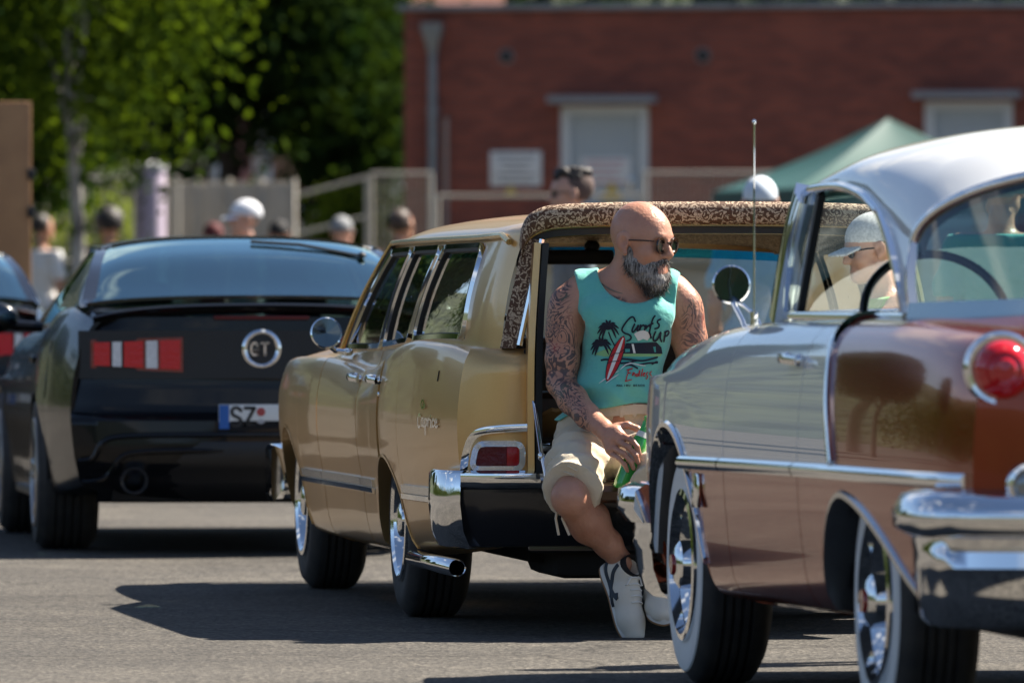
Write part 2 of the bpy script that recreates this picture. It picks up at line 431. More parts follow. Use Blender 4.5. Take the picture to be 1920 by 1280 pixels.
# ================================================================ setting: ground
def asphalt_mat():
    m = bpy.data.materials.new('asphalt'); m.use_nodes = True; n, l, b = nodes_of(m)
    t = n.new('ShaderNodeTexCoord')
    def noise(sc, det=4, rough=.55):
        x = n.new('ShaderNodeTexNoise'); x.inputs['Scale'].default_value = sc; x.inputs['Detail'].default_value = det
        x.inputs['Roughness'].default_value = rough; l.new(t.outputs['Object'], x.inputs['Vector']); return x
    vo = n.new('ShaderNodeTexVoronoi'); vo.inputs['Scale'].default_value = 75; l.new(t.outputs['Object'], vo.inputs['Vector'])
    sp = n.new('ShaderNodeValToRGB'); e = sp.color_ramp.elements
    e[0].position = .1; e[0].color = (.028, .027, .026, 1); e[1].position = .9; e[1].color = (.155, .143, .125, 1)
    q = sp.color_ramp.elements.new(.55); q.color = (.074, .069, .061, 1)
    l.new(vo.outputs['Color'], sp.inputs[0])
    big = noise(.35, 5); r = n.new('ShaderNodeValToRGB')
    r.color_ramp.elements[0].position = .35; r.color_ramp.elements[0].color = (.66, .66, .67, 1)
    r.color_ramp.elements[1].position = .62; r.color_ramp.elements[1].color = (1, 1, 1, 1)
    l.new(big.outputs['Fac'], r.inputs[0])
    mu = n.new('ShaderNodeMix'); mu.data_type = 'RGBA'; mu.blend_type = 'MULTIPLY'; mu.inputs[0].default_value = 1
    l.new(sp.outputs[0], mu.inputs[6]); l.new(r.outputs[0], mu.inputs[7])
    # tar-dark repairs and worn, pale wheel tracks
    mid = noise(2.2, 6, .6); r2 = n.new('ShaderNodeValToRGB')
    r2.color_ramp.elements[0].position = .3; r2.color_ramp.elements[0].color = (.78, .78, .78, 1)
    r2.color_ramp.elements[1].position = .6; r2.color_ramp.elements[1].color = (1.08, 1.06, 1.02, 1)
    l.new(mid.outputs['Fac'], r2.inputs[0])
    mu2 = n.new('ShaderNodeMix'); mu2.data_type = 'RGBA'; mu2.blend_type = 'MULTIPLY'; mu2.inputs[0].default_value = 1
    l.new(mu.outputs[2], mu2.inputs[6]); l.new(r2.outputs[0], mu2.inputs[7])
    # fine cracks and a few oil spots
    wob = noise(1.6, 5); wm_ = n.new('ShaderNodeMix'); wm_.data_type = 'RGBA'; wm_.blend_type = 'LINEAR_LIGHT'; wm_.inputs[0].default_value = .35
    l.new(t.outputs['Object'], wm_.inputs[6]); l.new(wob.outputs['Color'], wm_.inputs[7])
    ck = n.new('ShaderNodeTexVoronoi'); ck.feature = 'DISTANCE_TO_EDGE'; ck.inputs['Scale'].default_value = .42; l.new(wm_.outputs[2], ck.inputs['Vector'])
    cm = n.new('ShaderNodeMapRange'); cm.inputs[1].default_value = .0; cm.inputs[2].default_value = .012; cm.inputs[3].default_value = .45; cm.inputs[4].default_value = 1; l.new(ck.outputs['Distance'], cm.inputs[0])
    oil = noise(.9, 3); om = n.new('ShaderNodeMapRange'); om.inputs[1].default_value = .66; om.inputs[2].default_value = .74; om.inputs[3].default_value = 1; om.inputs[4].default_value = .55; l.new(oil.outputs['Fac'], om.inputs[0])
    pr_ = n.new('ShaderNodeMath'); pr_.operation = 'MULTIPLY'; l.new(cm.outputs[0], pr_.inputs[0]); l.new(om.outputs[0], pr_.inputs[1])
    mu3 = n.new('ShaderNodeMix'); mu3.data_type = 'RGBA'; mu3.blend_type = 'MULTIPLY'; mu3.inputs[0].default_value = 1; l.new(mu2.outputs[2], mu3.inputs[6]); l.new(pr_.outputs[0], mu3.inputs[7])
    l.new(mu3.outputs[2], b.inputs['Base Color']); b.inputs['Roughness'].default_value = .85
    b.inputs['Specular IOR Level'].default_value = .25
    bp = n.new('ShaderNodeBump'); bp.inputs['Strength'].default_value = .8; bp.inputs['Distance'].default_value = .006
    l.new(vo.outputs['Distance'], bp.inputs['Height'])
    bp2 = n.new('ShaderNodeBump'); bp2.inputs['Strength'].default_value = .5; bp2.inputs['Distance'].default_value = .012
    l.new(mid.outputs['Fac'], bp2.inputs['Height']); l.new(bp.outputs[0], bp2.inputs['Normal'])
    l.new(bp2.outputs[0], b.inputs['Normal']); return m
asphalt = asphalt_mat()
tag(mesh('ground', [(-900, -900, 0), (900, -900, 0), (900, 900, 0), (-900, 900, 0)], [(0, 1, 2, 3)], asphalt), kind='structure')
# ================================================================ wheels (axis along local y, outer face towards +y)
def tyre_profile(R, w, rim, bulge=.008):
    p = [(rim-.012, -.012), (rim+.006, -.002), (rim+.02, .001), (rim+(R-rim)*.45, bulge), (rim+(R-rim)*.72, bulge-.004), (R-.022, -.010), (R-.007, -.022), (R-.001, -.036)]
    g = np.linspace(-.036, -w+.036, 6)
    for i in range(1, 5):
        p += [(R, g[i]+.006), (R-.009, g[i]+.004), (R-.009, g[i]-.004), (R, g[i]-.006)]
    p += [(R-.001, -w+.036), (R-.007, -w+.022), (R-.022, -w+.010), (rim+(R-rim)*.6, -w-bulge), (rim+.006, -w), (rim-.012, -w+.012)]
    return p
MY = Rx4(-PI/2)
def wheel_mesh(R, w, rim, style):
    """data blocks of one wheel: [(part, mesh), ...]; the first is the wheel disc itself"""
    parts = []
    def add(name, b, m, angle=35):
        o = b.build(name, m, None, angle=angle, fixn=True); parts.append((name, o.data)); bpy.data.objects.remove(o)
    if style == 'rally':      # deep chrome trim ring and slotted dish
        add('rim', MB().revolve([(rim+.012, .0), (rim+.010, .012), (rim-.004, .014), (rim-.018, .004), (rim-.03, -.03), (rim-.045, -.05), (rim-.07, -.056),
            (.075, -.045), (.068, -.02), (.06, .005), (.045, .012), (.001, .014)], 56, MY), chrome)
        for k in range(5):
            a = 2*PI*k/5; c = Vector((math.cos(a)*(rim-.07-.035), -.046, math.sin(a)*(rim-.07-.035)))
            add('slot', MB().box(c, (.07, .012, .028), Ry(-a+PI/2), .008), black_pl)
    elif style == 'spinner':  # ribbed full wheel cover with a centre boss
        pr = [(rim+.014, .0), (rim+.012, .014), (rim-.006, .018)]
        for i, r in enumerate(np.linspace(rim-.012, .085, 9)): pr.append((r, -.012-.020*math.sin(i/8*PI*.5)+(.006 if i % 2 else -.004)))
        pr += [(.075, -.01), (.07, .02), (.05, .034), (.001, .04)]
        add('rim', MB().revolve(pr, 64, MY), chrome)
        add('hub_badge', MB().revolve([(.032, .036), (.03, .046), (.001, .048)], 24, MY), mat('hub_red', (.35, .015, .012), .25, coat=1))
    else:                     # five double spokes
        b = MB().revolve([(rim+.012, .0), (rim+.01, .01), (rim-.008, .012), (rim-.02, .0), (rim-.03, -.09), (rim-.04, -.12)], 56, MY)
        for k in range(5):
            a = 2*PI*k/5+.3
            for d in (-.16, .16):
                b.tube([(.05*math.cos(a+d*.5), -.012, .05*math.sin(a+d*.5)), (.14*math.cos(a+d*.8), -.018, .14*math.sin(a+d*.8)), ((rim-.012)*math.cos(a+d), -.008, (rim-.012)*math.sin(a+d))], .017, 8)
        b.revolve([(.07, -.03), (.066, -.004), (.04, .006), (.001, .006)], 28, MY)
        add('rim', b, mat('alloy_grey', (.3, .3, .31), .3, .9))
    t = MB().revolve(tyre_profile(R, w, rim), 72, MY, close=True); add('tyre', t, rubber)
    if style == 'spinner':
        k = rim+(R-rim)*.72
        add('whitewall', MB().revolve([(rim+.005, .0015), (rim+.02, .0035), (rim+(R-rim)*.45, .0105), (k, .0065), (k+.004, .002)], 72, MY),
            mat('whitewall', (.78, .80, .80), .5, noise=(9, .35, (.66, .67, .66))))
    b = MB().revolve([(rim-.02, -.13), (.001, -.13)], 32, MY); add('brake_drum', b, under_m)
    return parts
def put_wheel(parts, x, y, R, parent, side):
    root = link('wheel', parts[0][1], parent, (x, y*side, R), (0, random.uniform(0, 6.28), 0 if side > 0 else PI))
    for nme, me in parts[1:]: link(nme, me, root)
    return root
def wheel_well(x, y, zc, R, depth, parent, side):
    """upper half of a dark tub round the wheel"""
    rows = []
    for a in np.linspace(-.05, PI+.05, 22):
        c, s_ = math.cos(a), math.sin(a); rows.append([(x+R*c, side*y, zc+R*s_), (x+R*1.01*c, side*(y-depth), zc+R*1.01*s_), (x+.02*c, side*(y-depth), zc+.02*s_)])
    return MB().grid(rows).build('wheel_well', under_m, parent, fixn=True)
# ================================================================ gold station wagon (local: +x forward, +y left, origin on the ground under the rear axle)
def lace_mat():
    """brown flowers and scrolls printed on a cream cloth"""
    m = bpy.data.materials.new('lace_cloth'); m.use_nodes = True; n, l, b = nodes_of(m)
    t = n.new('ShaderNodeTexCoord'); 
    ns = n.new('ShaderNodeTexNoise'); ns.inputs['Scale'].default_value = 30; l.new(t.outputs['Object'], ns.inputs['Vector'])
    ad = n.new('ShaderNodeMix'); ad.data_type = 'RGBA'; ad.blend_type = 'LINEAR_LIGHT'; ad.inputs[0].default_value = .02
    l.new(t.outputs['Object'], ad.inputs[6]); l.new(ns.outputs['Color'], ad.inputs[7])
    vo = n.new('ShaderNodeTexVoronoi'); vo.inputs['Scale'].default_value = 36; l.new(ad.outputs[2], vo.inputs['Vector'])
    w = n.new('ShaderNodeMath'); w.operation = 'SINE'; k = n.new('ShaderNodeMath'); k.operation = 'MULTIPLY'; k.inputs[1].default_value = 15
    l.new(vo.outputs['Distance'], k.inputs[0]); l.new(k.outputs[0], w.inputs[0])
    v2 = n.new('ShaderNodeTexVoronoi'); v2.inputs['Scale'].default_value = 95; v2.feature = 'DISTANCE_TO_EDGE'; l.new(ad.outputs[2], v2.inputs['Vector'])
    r2 = n.new('ShaderNodeMapRange'); r2.inputs[1].default_value = .02; r2.inputs[2].default_value = .10; r2.inputs[3].default_value = -.9; r2.inputs[4].default_value = .35
    l.new(v2.outputs['Distance'], r2.inputs[0])
    su = n.new('ShaderNodeMath'); su.operation = 'ADD'; l.new(w.outputs[0], su.inputs[0]); l.new(r2.outputs[0], su.inputs[1])
    cr_ = n.new('ShaderNodeValToRGB'); e = cr_.color_ramp.elements
    e[0].position = .18; e[0].color = (.085, .034, .012, 1); e[1].position = .42; e[1].color = (.50, .38, .26, 1)
    l.new(su.outputs[0], cr_.inputs[0]); l.new(cr_.outputs[0], b.inputs['Base Color']); b.inputs['Roughness'].default_value = .62
    return m
lace = lace_mat()
gold = mat('gold_paint', (.70, .43, .17), .34, .80, coat=.5, coat_rough=.04, noise=(160, .25, (.78, .50, .22)))
gold_trim = mat('gold_trim', (.62, .47, .2), .2, .9)
seal = mat('rubber_seal', (.014, .014, .014), .6)
g_side = glass_mat('glass_side', (.30, .34, .30), boost=.16)
def build_wagon():
    T = thing('station_wagon', 'gold classic station wagon with lowered tailgate and lace trimmed roof edge', 'station wagon',
              (.49, 31.55, 0), rad(90+7.9))
    xs = [-1.47, -1.1, -.6, -.1, .4, .9, 1.5, 2.2, 2.9, 3.4, 3.78]
    W_ = [.886, .925, .955, .968, .962, .958, .965, .975, .972, .95, .905]
    ridge = [.945, .975, .985, .955, .895, .868, .892, .908, .900, .885, .865]
    belt_y = [.80, .815, .83, .842, .85, .855, .855, .85, .80, .74, .70]
    belt_z = [.955, .970, .978, .965, .948, .938, .934, .930, .935, .925, .90]
    bot = [.30, .275, .25, .235, .225, .222, .222, .225, .24, .27, .31]
    secs = []
    for i in range(len(xs)):
        w, r, b0 = W_[i], ridge[i], bot[i]
        secs.append([(w-.14, b0-.005), (w-.075, b0+.02), (w-.045, b0+.10), (w-.028, .455), (w-.004, .60), (w, .745), (w-.020, r-.045), (w-.045, r), (w-.085, r-.004+.3*(belt_z[i]-r)), (belt_y[i], belt_z[i])])
    L = Loft(xs, secs)
    def arch(x):
        z = -1
        for xc, h, top, base in ((0., .41, .575, .2), (3.023, .45, .635, .2)):
            d = (x-xc)/h
            if abs(d) < 1: z = max(z, base+(top-base)*math.sqrt(max(0, 1-d*d)))
        return z
    def t0(x):
        z = arch(x); return 0. if z < 0 else max(0., L.t_of_z(x, z))
    one = lambda x: 1.
    for s in (1, -1):
        q = panel(L, arch_xs(-1.47, .113, 0, .41, 40, 10), t0, one, 44, 'quarter_panel', gold, T, s)
        d2 = panel(L, arch_xs(.125, .817, 0, .41, 40, 18), t0, one, 44, 'rear_door', gold, T, s)
        d1 = panel(L, np.linspace(.830, 1.922, 26), t0, one, 44, 'front_door', gold, T, s)
        fq = panel(L, arch_xs(1.935, 3.78, 3.023, .45, 40, 12), t0, one, 44, 'front_fender', gold, T, s)
        # lower crease in the doors: sill cover below them
        # bright side moulding, in lengths that stop at the doors
        for a, b_, pr in ((-1.33, -.40, q), (.44, .818, d2), (.834, 1.923, d1), (1.94, 2.57, fq)):
            pp = panel(L, np.linspace(a, b_, 14), lambda x: L.t_of_z(x, .432), lambda x: L.t_of_z(x, .450), 4, 'moulding', chrome, pr, s, .012, .013)
            panel(L, np.linspace(a, b_, 14), lambda x: L.t_of_z(x, .453), lambda x: L.t_of_z(x, .482), 4, 'moulding', chrome_s, pr, s, .012, .009)
        # arch lips
        for xc, h, top, pr in ((0., .41, .575, q), (3.023, .45, .635, fq)):
            P = []
            for a in np.linspace(.16, PI-.16, 36):
                x = xc+h*math.cos(a); z = .2+(top-.2)*math.sin(a)
                if -1.46 < x < 3.77: P.append(L.at([x], [max(0, L.t_of_z(x, z))])[0])
            P = np.array(P); P[:, 1] *= s; 
            b = MB(); st = np.stack([P+[0, .003*s, .004], P+[0, .003*s, -.006], P+[0, -.02*s, -.008], P+[0, -.09*s, -.004]], 1); b.grid(st)
            b.build('arch_lip', gold, pr, fixn=True)
        # door handles, lock, fuel lid
        for x, pr in ((.93, d1), (.20, d2)):
            p = L.at([x], [L.t_of_z(x, .842)])[0]
            b = MB()
            b.sweep([(x-.075, (p[1]+.012)*s, .838), (x-.045, (p[1]+.030)*s, .842), (x+.03, (p[1]+.032)*s, .845), (x+.075, (p[1]+.010)*s, .848)], [(.010, .012), (.014, 0), (.010, -.012), (-.006, -.010), (-.006, .010)], up=(0, s, 0))
            b.ell((x+.06, (p[1]+.005)*s, .846), (.022, .014, .014)); b.ell((x-.06, (p[1]+.004)*s, .838), (.02, .012, .014))
            b.ell((x-.055, (p[1]+.004)*s, .79), (.011, .006, .011), 12, 8)
            b.build('door_handle', chrome, pr, fixn=True)
        if s > 0:
            Q = []
            for (x, z) in ((-1.16, .885), (-1.155, .87), (-1.15, .85)):
                p = L.at([x], [L.t_of_z(x, z)])[0]; Q.append((p[0], p[1]+.001, p[2]))
            MB().tube(Q, .0028, 6).build('fuel_lid_gap', seal, q)
    # ---- script emblem on the quarter panel (its letters and a small crest)
    b = MB()
    S = [[(.98, .62), (.86, .74), (.74, .6), (.72, .32), (.82, .16), (.97, .22)], [(1.28, .55), (1.15, .56), (1.08, .38), (1.16, .22), (1.27, .3), (1.3, .55), (1.31, .24), (1.4, .22)],
         [(1.46, .56), (1.48, -.12)], [(1.48, .48), (1.58, .56), (1.66, .42), (1.58, .24), (1.48, .26)], [(1.76, .56), (1.77, .24)], [(1.77, .44), (1.86, .57), (1.93, .52)],
         [(2.03, .52), (2.03, .24), (2.1, .22)], [(2.03, .68), (2.035, .7)], [(2.36, .5), (2.25, .56), (2.17, .4), (2.24, .23), (2.36, .27)], [(2.45, .38), (2.6, .44), (2.56, .56), (2.46, .5), (2.44, .32), (2.53, .22), (2.66, .28)]]
    for st in S: stroke_mesh(b, st, .09, 5)
    for st in [[(1.15, .98), (1.0, 1.15), (1.1, 1.34), (1.28, 1.22), (1.15, .98)], [(1.15, 1.0), (1.38, 1.06), (1.3, 1.2)]]: stroke_mesh(b, st, .1, 5)
    V = []
    for (x, y, z) in b.v:
        xx = -.88-(x-.72)*.17; zz = .675+y*.08; p = L.at([xx], [L.t_of_z(xx, zz)])[0]; V.append((p[0], p[1]+.005, p[2]))
    mesh('script_emblem', V, b.f, chrome, T, smooth=False)
    # ---- bonnet, cowl, front face
    G = []
    for x in np.linspace(2.08, 3.82, 16):
        row = []; p = L.at([min(x, 3.78)], [1.])[0]
        for u in np.linspace(-1, 1, 21):
            row.append((x+.03*(1-abs(u)**2), p[1]*u, p[2]+.03*(1-abs(u)**2.5)+.012*max(0, 1-abs(u)*6)-(.1*max(0, (x-3.7)/.12)**2)))
        G.append(row)
    MB().grid(G).build('bonnet', gold, T, fixn=True)
    MB().box((3.76, 0, .60), (.08, 1.6, .40), None, .03).build('grille', chrome_s, T)
    fb = MB(); fb.sweep([(3.45, .945, .46), (3.72, .94, .46), (3.88, .87, .46), (3.95, .5, .46), (3.96, 0, .46), (3.95, -.5, .46), (3.88, -.87, .46), (3.72, -.94, .46), (3.45, -.945, .46)],
        [(.09, -.02), (.075, .015), (.0, .025), (-.08, .02), (-.13, -.02), (-.1, -.03), (.07, -.03)], up=(0, 0, 1)); fb.build('front_bumper', chrome, T, fixn=True)
    for s in (1, -1):
        MB().revolve([(.085, 0), (.08, .03), (.04, .045), (.001, .05)], 24, Matrix.Translation((3.76, .72*s, .66)) @ Matrix.Rotation(PI/2, 4, 'Y')).build('headlight', mat('lamp_lens', (.8, .82, .84), .1, .3, coat=1), T)
    # ---- greenhouse
    gx = [-1.47, -1.36, -1.2, -.8, 0., 1., 1.5, 2.1]
    gb_y = [.735, .765, .788, .812, .84, .853, .853, .85]; gb_z = [.958, .965, .968, .975, .966, .936, .932, .93]
    gt_y = [.655, .690, .705, .715, .725, .735, .735, .73]; gt_z = [1.352, 1.348, 1.345, 1.34, 1.338, 1.335, 1.33, 1.32]
    gs = []
    for i in range(len(gx)):
        r = []
        for w in np.linspace(0, 1, 5): r.append((gb_y[i]+(gt_y[i]-gb_y[i])*w+.016*math.sin(PI*w), gb_z[i]+(gt_z[i]-gb_z[i])*w))
        gs.append(r)
    Gl = Loft(gx, gs)
    def gp(x, w, off=0.): 
        p = Gl.at([x], [w])[0]
        if off: p = p+Gl.normal(np.array([x]), np.array([w]))[0]*off
        return Vector(p)
    wins = [('front_door', [(1.88, .045), (.90, .045), (.80, .93), (1.34, .93)], (.03, .03, .03, .03)),
            ('rear_door', [(.80, .05), (.17, .05), (.045, .93), (.715, .93)], (.03, .03, .05, .03)),
            ('quarter', [(.045, .06), (-1.00, .07), (-.985, .93), (-.05, .93)], (.05, .06, .09, .05))]
    for s in (1, -1):
        sd = lambda v: Vector((v[0], v[1]*s, v[2]))
        for nme, c, rr in wins:
            loop = densify(round_poly([Vector((a, b_*.36, 0)) for a, b_ in c], rr, 6), .035)
            P = [(p.x, p.y/.36) for p in loop]
            glass = MB(); ring = [sd(gp(x, w, -.006)) for x, w in P]; ctr = sum(ring, Vector())/len(ring)
            # curved pane: concentric rings on the surface
            cx = sum(p[0] for p in P)/len(P); cw = sum(p[1] for p in P)/len(P); rows = []
            for k in (1., .75, .5, .25, .02): rows.append([sd(gp(cx+(x-cx)*k, cw+(w-cw)*k, -.006)) for x, w in P]+[sd(gp(cx+(P[0][0]-cx)*k, cw+(P[0][1]-cw)*k, -.006))])
            glass.grid(np.array([[list(q) for q in r_] for r_ in rows])); pane = glass.build('window', g_side, T, fixn=True, angle=180)
            fr = MB(); fr.sweep([sd(gp(x, w, .004)) for x, w in P], [(.010, .009), (.010, -.009), (-.008, -.012), (-.008, .012)], True, up=(0, s, .25)); fr.build('frame', chrome, pane, fixn=True)
            sl_ = MB(); cx2 = [(cx+(x-cx)*(1-.03), cw+(w-cw)*(1-.05)) for x, w in P]
            sl_.sweep([sd(gp(x, w, -.002)) for x, w in cx2], [(.006, .007), (.006, -.007), (-.01, -.007), (-.01, .007)], True, up=(0, s, .25)); sl_.build('seal', seal, pane, fixn=True)
        # pillars: A, between the panes, wide D
        def strip(name, quad, m, nx=6, nw=14, off=0.):
            rows = []
            for u in np.linspace(0, 1, nx):
                xb = quad[0][0]+(quad[1][0]-quad[0][0])*u; xt = quad[3][0]+(quad[2][0]-quad[3][0])*u
                rows.append([list(sd(gp(xb+(xt-xb)*w, quad[0][1]+(quad[3][1]-quad[0][1])*w, off))) for w in np.linspace(0, 1, nw)])
            return MB().grid(rows).build(name, m, T, fixn=True)
        rows = []
        for x in list(np.linspace(2.08, -1.46, 50))+[-1.47]:
            p = L.at([x], [1.])[0]; q_ = gp(max(x, -1.47), 0.); rows.append([(x, (p[1]+(q_.y-.015-p[1])*u)*s, p[2]+(q_.z+.004-p[2])*u-.002) for u in (-.02, .35, .7, 1.)])
        MB().grid(rows).build('belt_shelf', gold, T, fixn=True, angle=60)
        strip('pillar', [(2.06, 0.), (1.90, 0.), (1.355, 1.), (1.44, 1.)], gold)
        strip('pillar', [(.895, 0.), (.805, 0.), (.72, 1.), (.80, 1.)], chrome_s, off=-.003)
        strip('pillar', [(.165, 0.), (.05, 0.), (-.045, 1.), (.045, 1.)], chrome_s, off=-.003)
        strip('pillar', [(-1.01, 0.), (-1.47, 0.), (-1.47, 1.), (-.99, 1.)], gold, 16)
        strip('sill_strip', [(2.05, 0.), (-1.05, 0.), (-1.05, .06), (2.02, .06)], gold, 40, 3, -.002)
        strip('header_strip', [(1.42, .92), (-1.05, .92), (-1.05, 1.), (1.40, 1.)], gold, 36, 3, -.002)
        MB().tube([sd(gp(x, 1.0, .012)) for x in np.linspace(1.42, -1.3, 30)]+[sd(gp(-1.4, .93, .012))], .011, 8).build('drip_rail', gold_trim, T, fixn=True)
        MB().tube([sd(gp(2.05+(1.42-2.05)*u, u, .012)) for u in np.linspace(0.02, 1, 12)], .012, 8).build('pillar_trim', gold_trim, T, fixn=True)
        # wiper-thin black seal on the windscreen post
        MB().tube([sd(gp(1.93+(1.38-1.93)*u, u*.96, .006)) for u in np.linspace(0.02, 1, 12)], .012, 8).build('seal', seal, T, fixn=True)
    # ---- roof
    rows = []
    for x in np.linspace(1.44, -1.46, 30):
        e = gp(max(x, -1.47), 1.); row = []
        zc = float(hermite([-1.46, -1.0, 0, .9, 1.44], [1.428, 1.438, 1.442, 1.43, 1.375], np.array(x)))
        for a in np.linspace(-1, 1, 33):
            y = math.sin(a*PI/2); k = (1-abs(y)**3.0)**(1/2.2)
            row.append((x, e[1]*y, e[2]+(zc-e[2])*k))
        rows.append(row)
    MB().grid(rows).build('roof', gold, T, fixn=True, angle=60)
    MB().grid([[(p[0], p[1]*.95, p[2]-.035) for p in r] for r in rows]).build('headliner', lace, T, fixn=True)
    # ---- lace-covered air deflector along the rear edge of the roof, running down both rear posts
    path = [(-1.475, .672, 1.30), (-1.49, .668, 1.345), (-1.505, .648, 1.385), (-1.515, .60, 1.410), (-1.525, .52, 1.421), (-1.53, .3, 1.428), (-1.53, 0, 1.430)]
    path = [tuple(p) for p in catmull(path, 5)]; path += [(x, -y, z) for x, y, z in path[-2::-1]]
    rows = []
    for i, (x, y, z) in enumerate(path):
        k = min(1., max(0., (z-1.30)/.11)); f = .022+.12*k*k
        rows.append([(x+f, y*(1-.0*k), z+.014*k), (x+f*.5, y, z+.026*k+.004), (x+.012, y, z+.030*k+.004), (x-.012, y, z+.024*k), (x-.018, y, z), (x-.014, y*.995, z-.034), (x+.004, y*.99, z-.044), (x+f, y*.985, z-.03)])
    MB().grid(rows).build('roof_deflector', lace, T, fixn=True, angle=60)
    for k, (dz, dx, r_) in enumerate(((-.044, .0, .007), (-.072, .05, .006))):
        MB().tube([(x+.02+dx, y*(.985-.01*k), z+dz) for x, y, z in path], r_, 8).build('opening_trim', gold_trim, T, fixn=True)
    MB().sweep([(x+.05, y*.975, z-.060) for x, y, z in path], [(.014, .02), (.014, -.02), (-.014, -.02), (-.014, .02)], up=(0, .001, 1)).build('opening_seal', seal, T, fixn=True)
    for s in (1, -1):
        # lace strip and bright edge down the rear post
        P = []
        for z in np.linspace(.965, 1.335, 10):
            w = (z-.96)/.39; yo = .742-.085*w; P.append([(-1.474+.0*w, yo*s, z), (-1.49, (yo-.02)*s, z), (-1.492, (yo-.052)*s, z)])
        MB().grid(P).build('post_cover', lace, T, fixn=True)
        MB().tube([(-1.495, (.742-.085*((z-.96)/.39)-.060)*s, z) for z in np.linspace(.975, 1.335, 8)], .012, 8).build('post_trim', chrome, T, fixn=True)
        # ---- rear corner panel beside the tailgate, with the tail lamp
        rows = []
        for z in np.linspace(.30, .958, 26):
            p = L.at([-1.47], [L.t_of_z(-1.47, min(z, .944))])[0]; ye = p[1]
            row = []
            for u in np.linspace(0, 1, 14):
                yy = ye+(.645-ye)*u
                bul = .075*math.sin(min(1, u*1.2)*PI*.5)*(1-.25*u)
                if z > .90: bul *= 1-.75*((z-.90)/.06)**2
                row.append((-1.47-bul, yy*s, z))
            rows.append(row)
        tp_ = rows[-1]; rows += [[(p[0]+(-1.462-p[0])*k, p[1], p[2]+.006*k) for p in tp_] for k in (.35, .7, 1.)]
        cp = MB().grid(rows).build('rear_corner_panel', gold, T, fixn=True, angle=60)
        lo = [(-1.546, .845, .555), (-1.546, .845, .64), (-1.546, .680, .64), (-1.546, .680, .555)]
        loop = [Vector((x-.012*(1-abs(y-.76)/.09)*0, y*s, z)) for x, y, z in [(-1.546, .85, .556), (-1.546, .832, .642), (-1.551, .675, .642), (-1.551, .675, .556)]]
        rl = densify(round_poly(loop, .03, 6), .03)
        tb = MB(); tb.sweep(rl, [(.010, .010), (.010, -.010), (-.012, -.008), (-.012, .008)], True, up=(-1, 0, 0)); lamp = tb.build('tail_lamp', chrome, T, fixn=True)
        red = mat('lamp_red', (.13, .003, .006), .2, coat=.3, spec=.3, bump=(55, .35, .01)); redb = mat('lamp_red_bright', (.42, .008, .010), .2, coat=.3, spec=.3, bump=(70, .3, .01))
        inn = [(p-(sum(rl, Vector())/len(rl)))*.90+sum(rl, Vector())/len(rl)+Vector((.004, 0, 0)) for p in rl]
        MB().prism(inn, (.03, 0, 0)).build('lens', red, lamp, smooth=False)
        MB().box((-1.547, .706*s, .599), (.012, .044, .066), None, .004).build('reflector', redb, lamp)
        # bright brow around the lamp pod
        eb = [(-1.50, .872, .535), (-1.53, .868, .60), (-1.545, .852, .655), (-1.552, .82, .682), (-1.556, .75, .692), (-1.556, .66, .696)]
        MB().sweep([(x-.004, y*s, z) for x, y, z in catmull(eb, 4)], [(.008, .013), (.010, 0), (.008, -.013), (-.008, -.012), (-.008, .012)], up=(-1, 0, 0)).build('lamp_brow', chrome, lamp, fixn=True)
        # bumper end piece and jambs
        be = [(-1.27, .958), (-1.36, .962), (-1.47, .955), (-1.545, .93), (-1.588, .89)]
        rows = []
        for (x, y) in catmull(be, 5):
            rows.append([(x+.02, (y-.045)*s, .548), (x, (y-.01)*s, .552), (x, y*s, .54), (x+.005, (y+.002)*s, .44), (x+.012, (y-.010)*s, .345), (x+.03, (y-.035)*s, .292), (x+.05, (y-.07)*s, .285)])
        MB().grid(rows).build('bumper_end', chrome, T, fixn=True, angle=50)
        MB().box((-1.20, .655*s, .74), (.6, .012, .44)).build('side_trim', dark_int, T)
        jm = [(-1.535, .647, .52), (-1.535, .647, .95), (-1.50, .62, 1.32)]
        MB().sweep([(x, y*s, z) for x, y, z in catmull(jm, 6)], [(.010, .03), (.010, -.03), (-.012, -.034), (-.012, .034)], up=(0, 1, 0)).build('jamb', gold, T, fixn=True)
        MB().sweep([(x-.02, (y-.027)*s, z) for x, y, z in catmull(jm, 6)], [(.01, .02), (.01, -.02), (-.012, -.02), (-.012, .02)], up=(0, 1, 0)).build('opening_seal', seal, T, fixn=True)
        # folding support arm of the tailgate
        b = MB(); b.box((-1.60, .628*s, .70), (.012, .012, .001)); b.tube([(-1.56, .636*s, .79), (-1.72, .632*s, .60)], .010, 8, flat=.5); b.tube([(-1.72, .630*s, .605), (-1.86, .626*s, .485)], .010, 8, flat=.5); b.ell((-1.72, .634*s, .602), (.016, .012, .016))
        b.build('support_arm', chrome, T, fixn=True)
    # rear bumper blade
    prof = [(-1.555, .548), (-1.60, .552), (-1.622, .542), (-1.626, .515), (-1.614, .495), (-1.598, .487), (-1.58, .487)]
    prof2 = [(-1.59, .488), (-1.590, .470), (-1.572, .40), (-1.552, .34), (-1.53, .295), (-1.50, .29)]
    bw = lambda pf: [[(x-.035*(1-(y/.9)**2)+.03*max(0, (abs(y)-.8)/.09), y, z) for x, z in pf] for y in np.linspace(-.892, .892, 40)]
    rb = MB().grid(bw(prof)).build('rear_bumper', chrome, T, fixn=True, angle=50)
    MB().grid(bw(prof2)).build('bumper_face', mat('bumper_dark_reflection', (.012, .014, .018), .22, coat=.4), rb, fixn=True, angle=50)  # lower chrome face: dark reflection of the shaded ground painted into its colour
    MB().box((-1.50, 0, .37), (.03, 1.3, .20), Ry(.2), .01).build('rear_valance', black_gl, T)
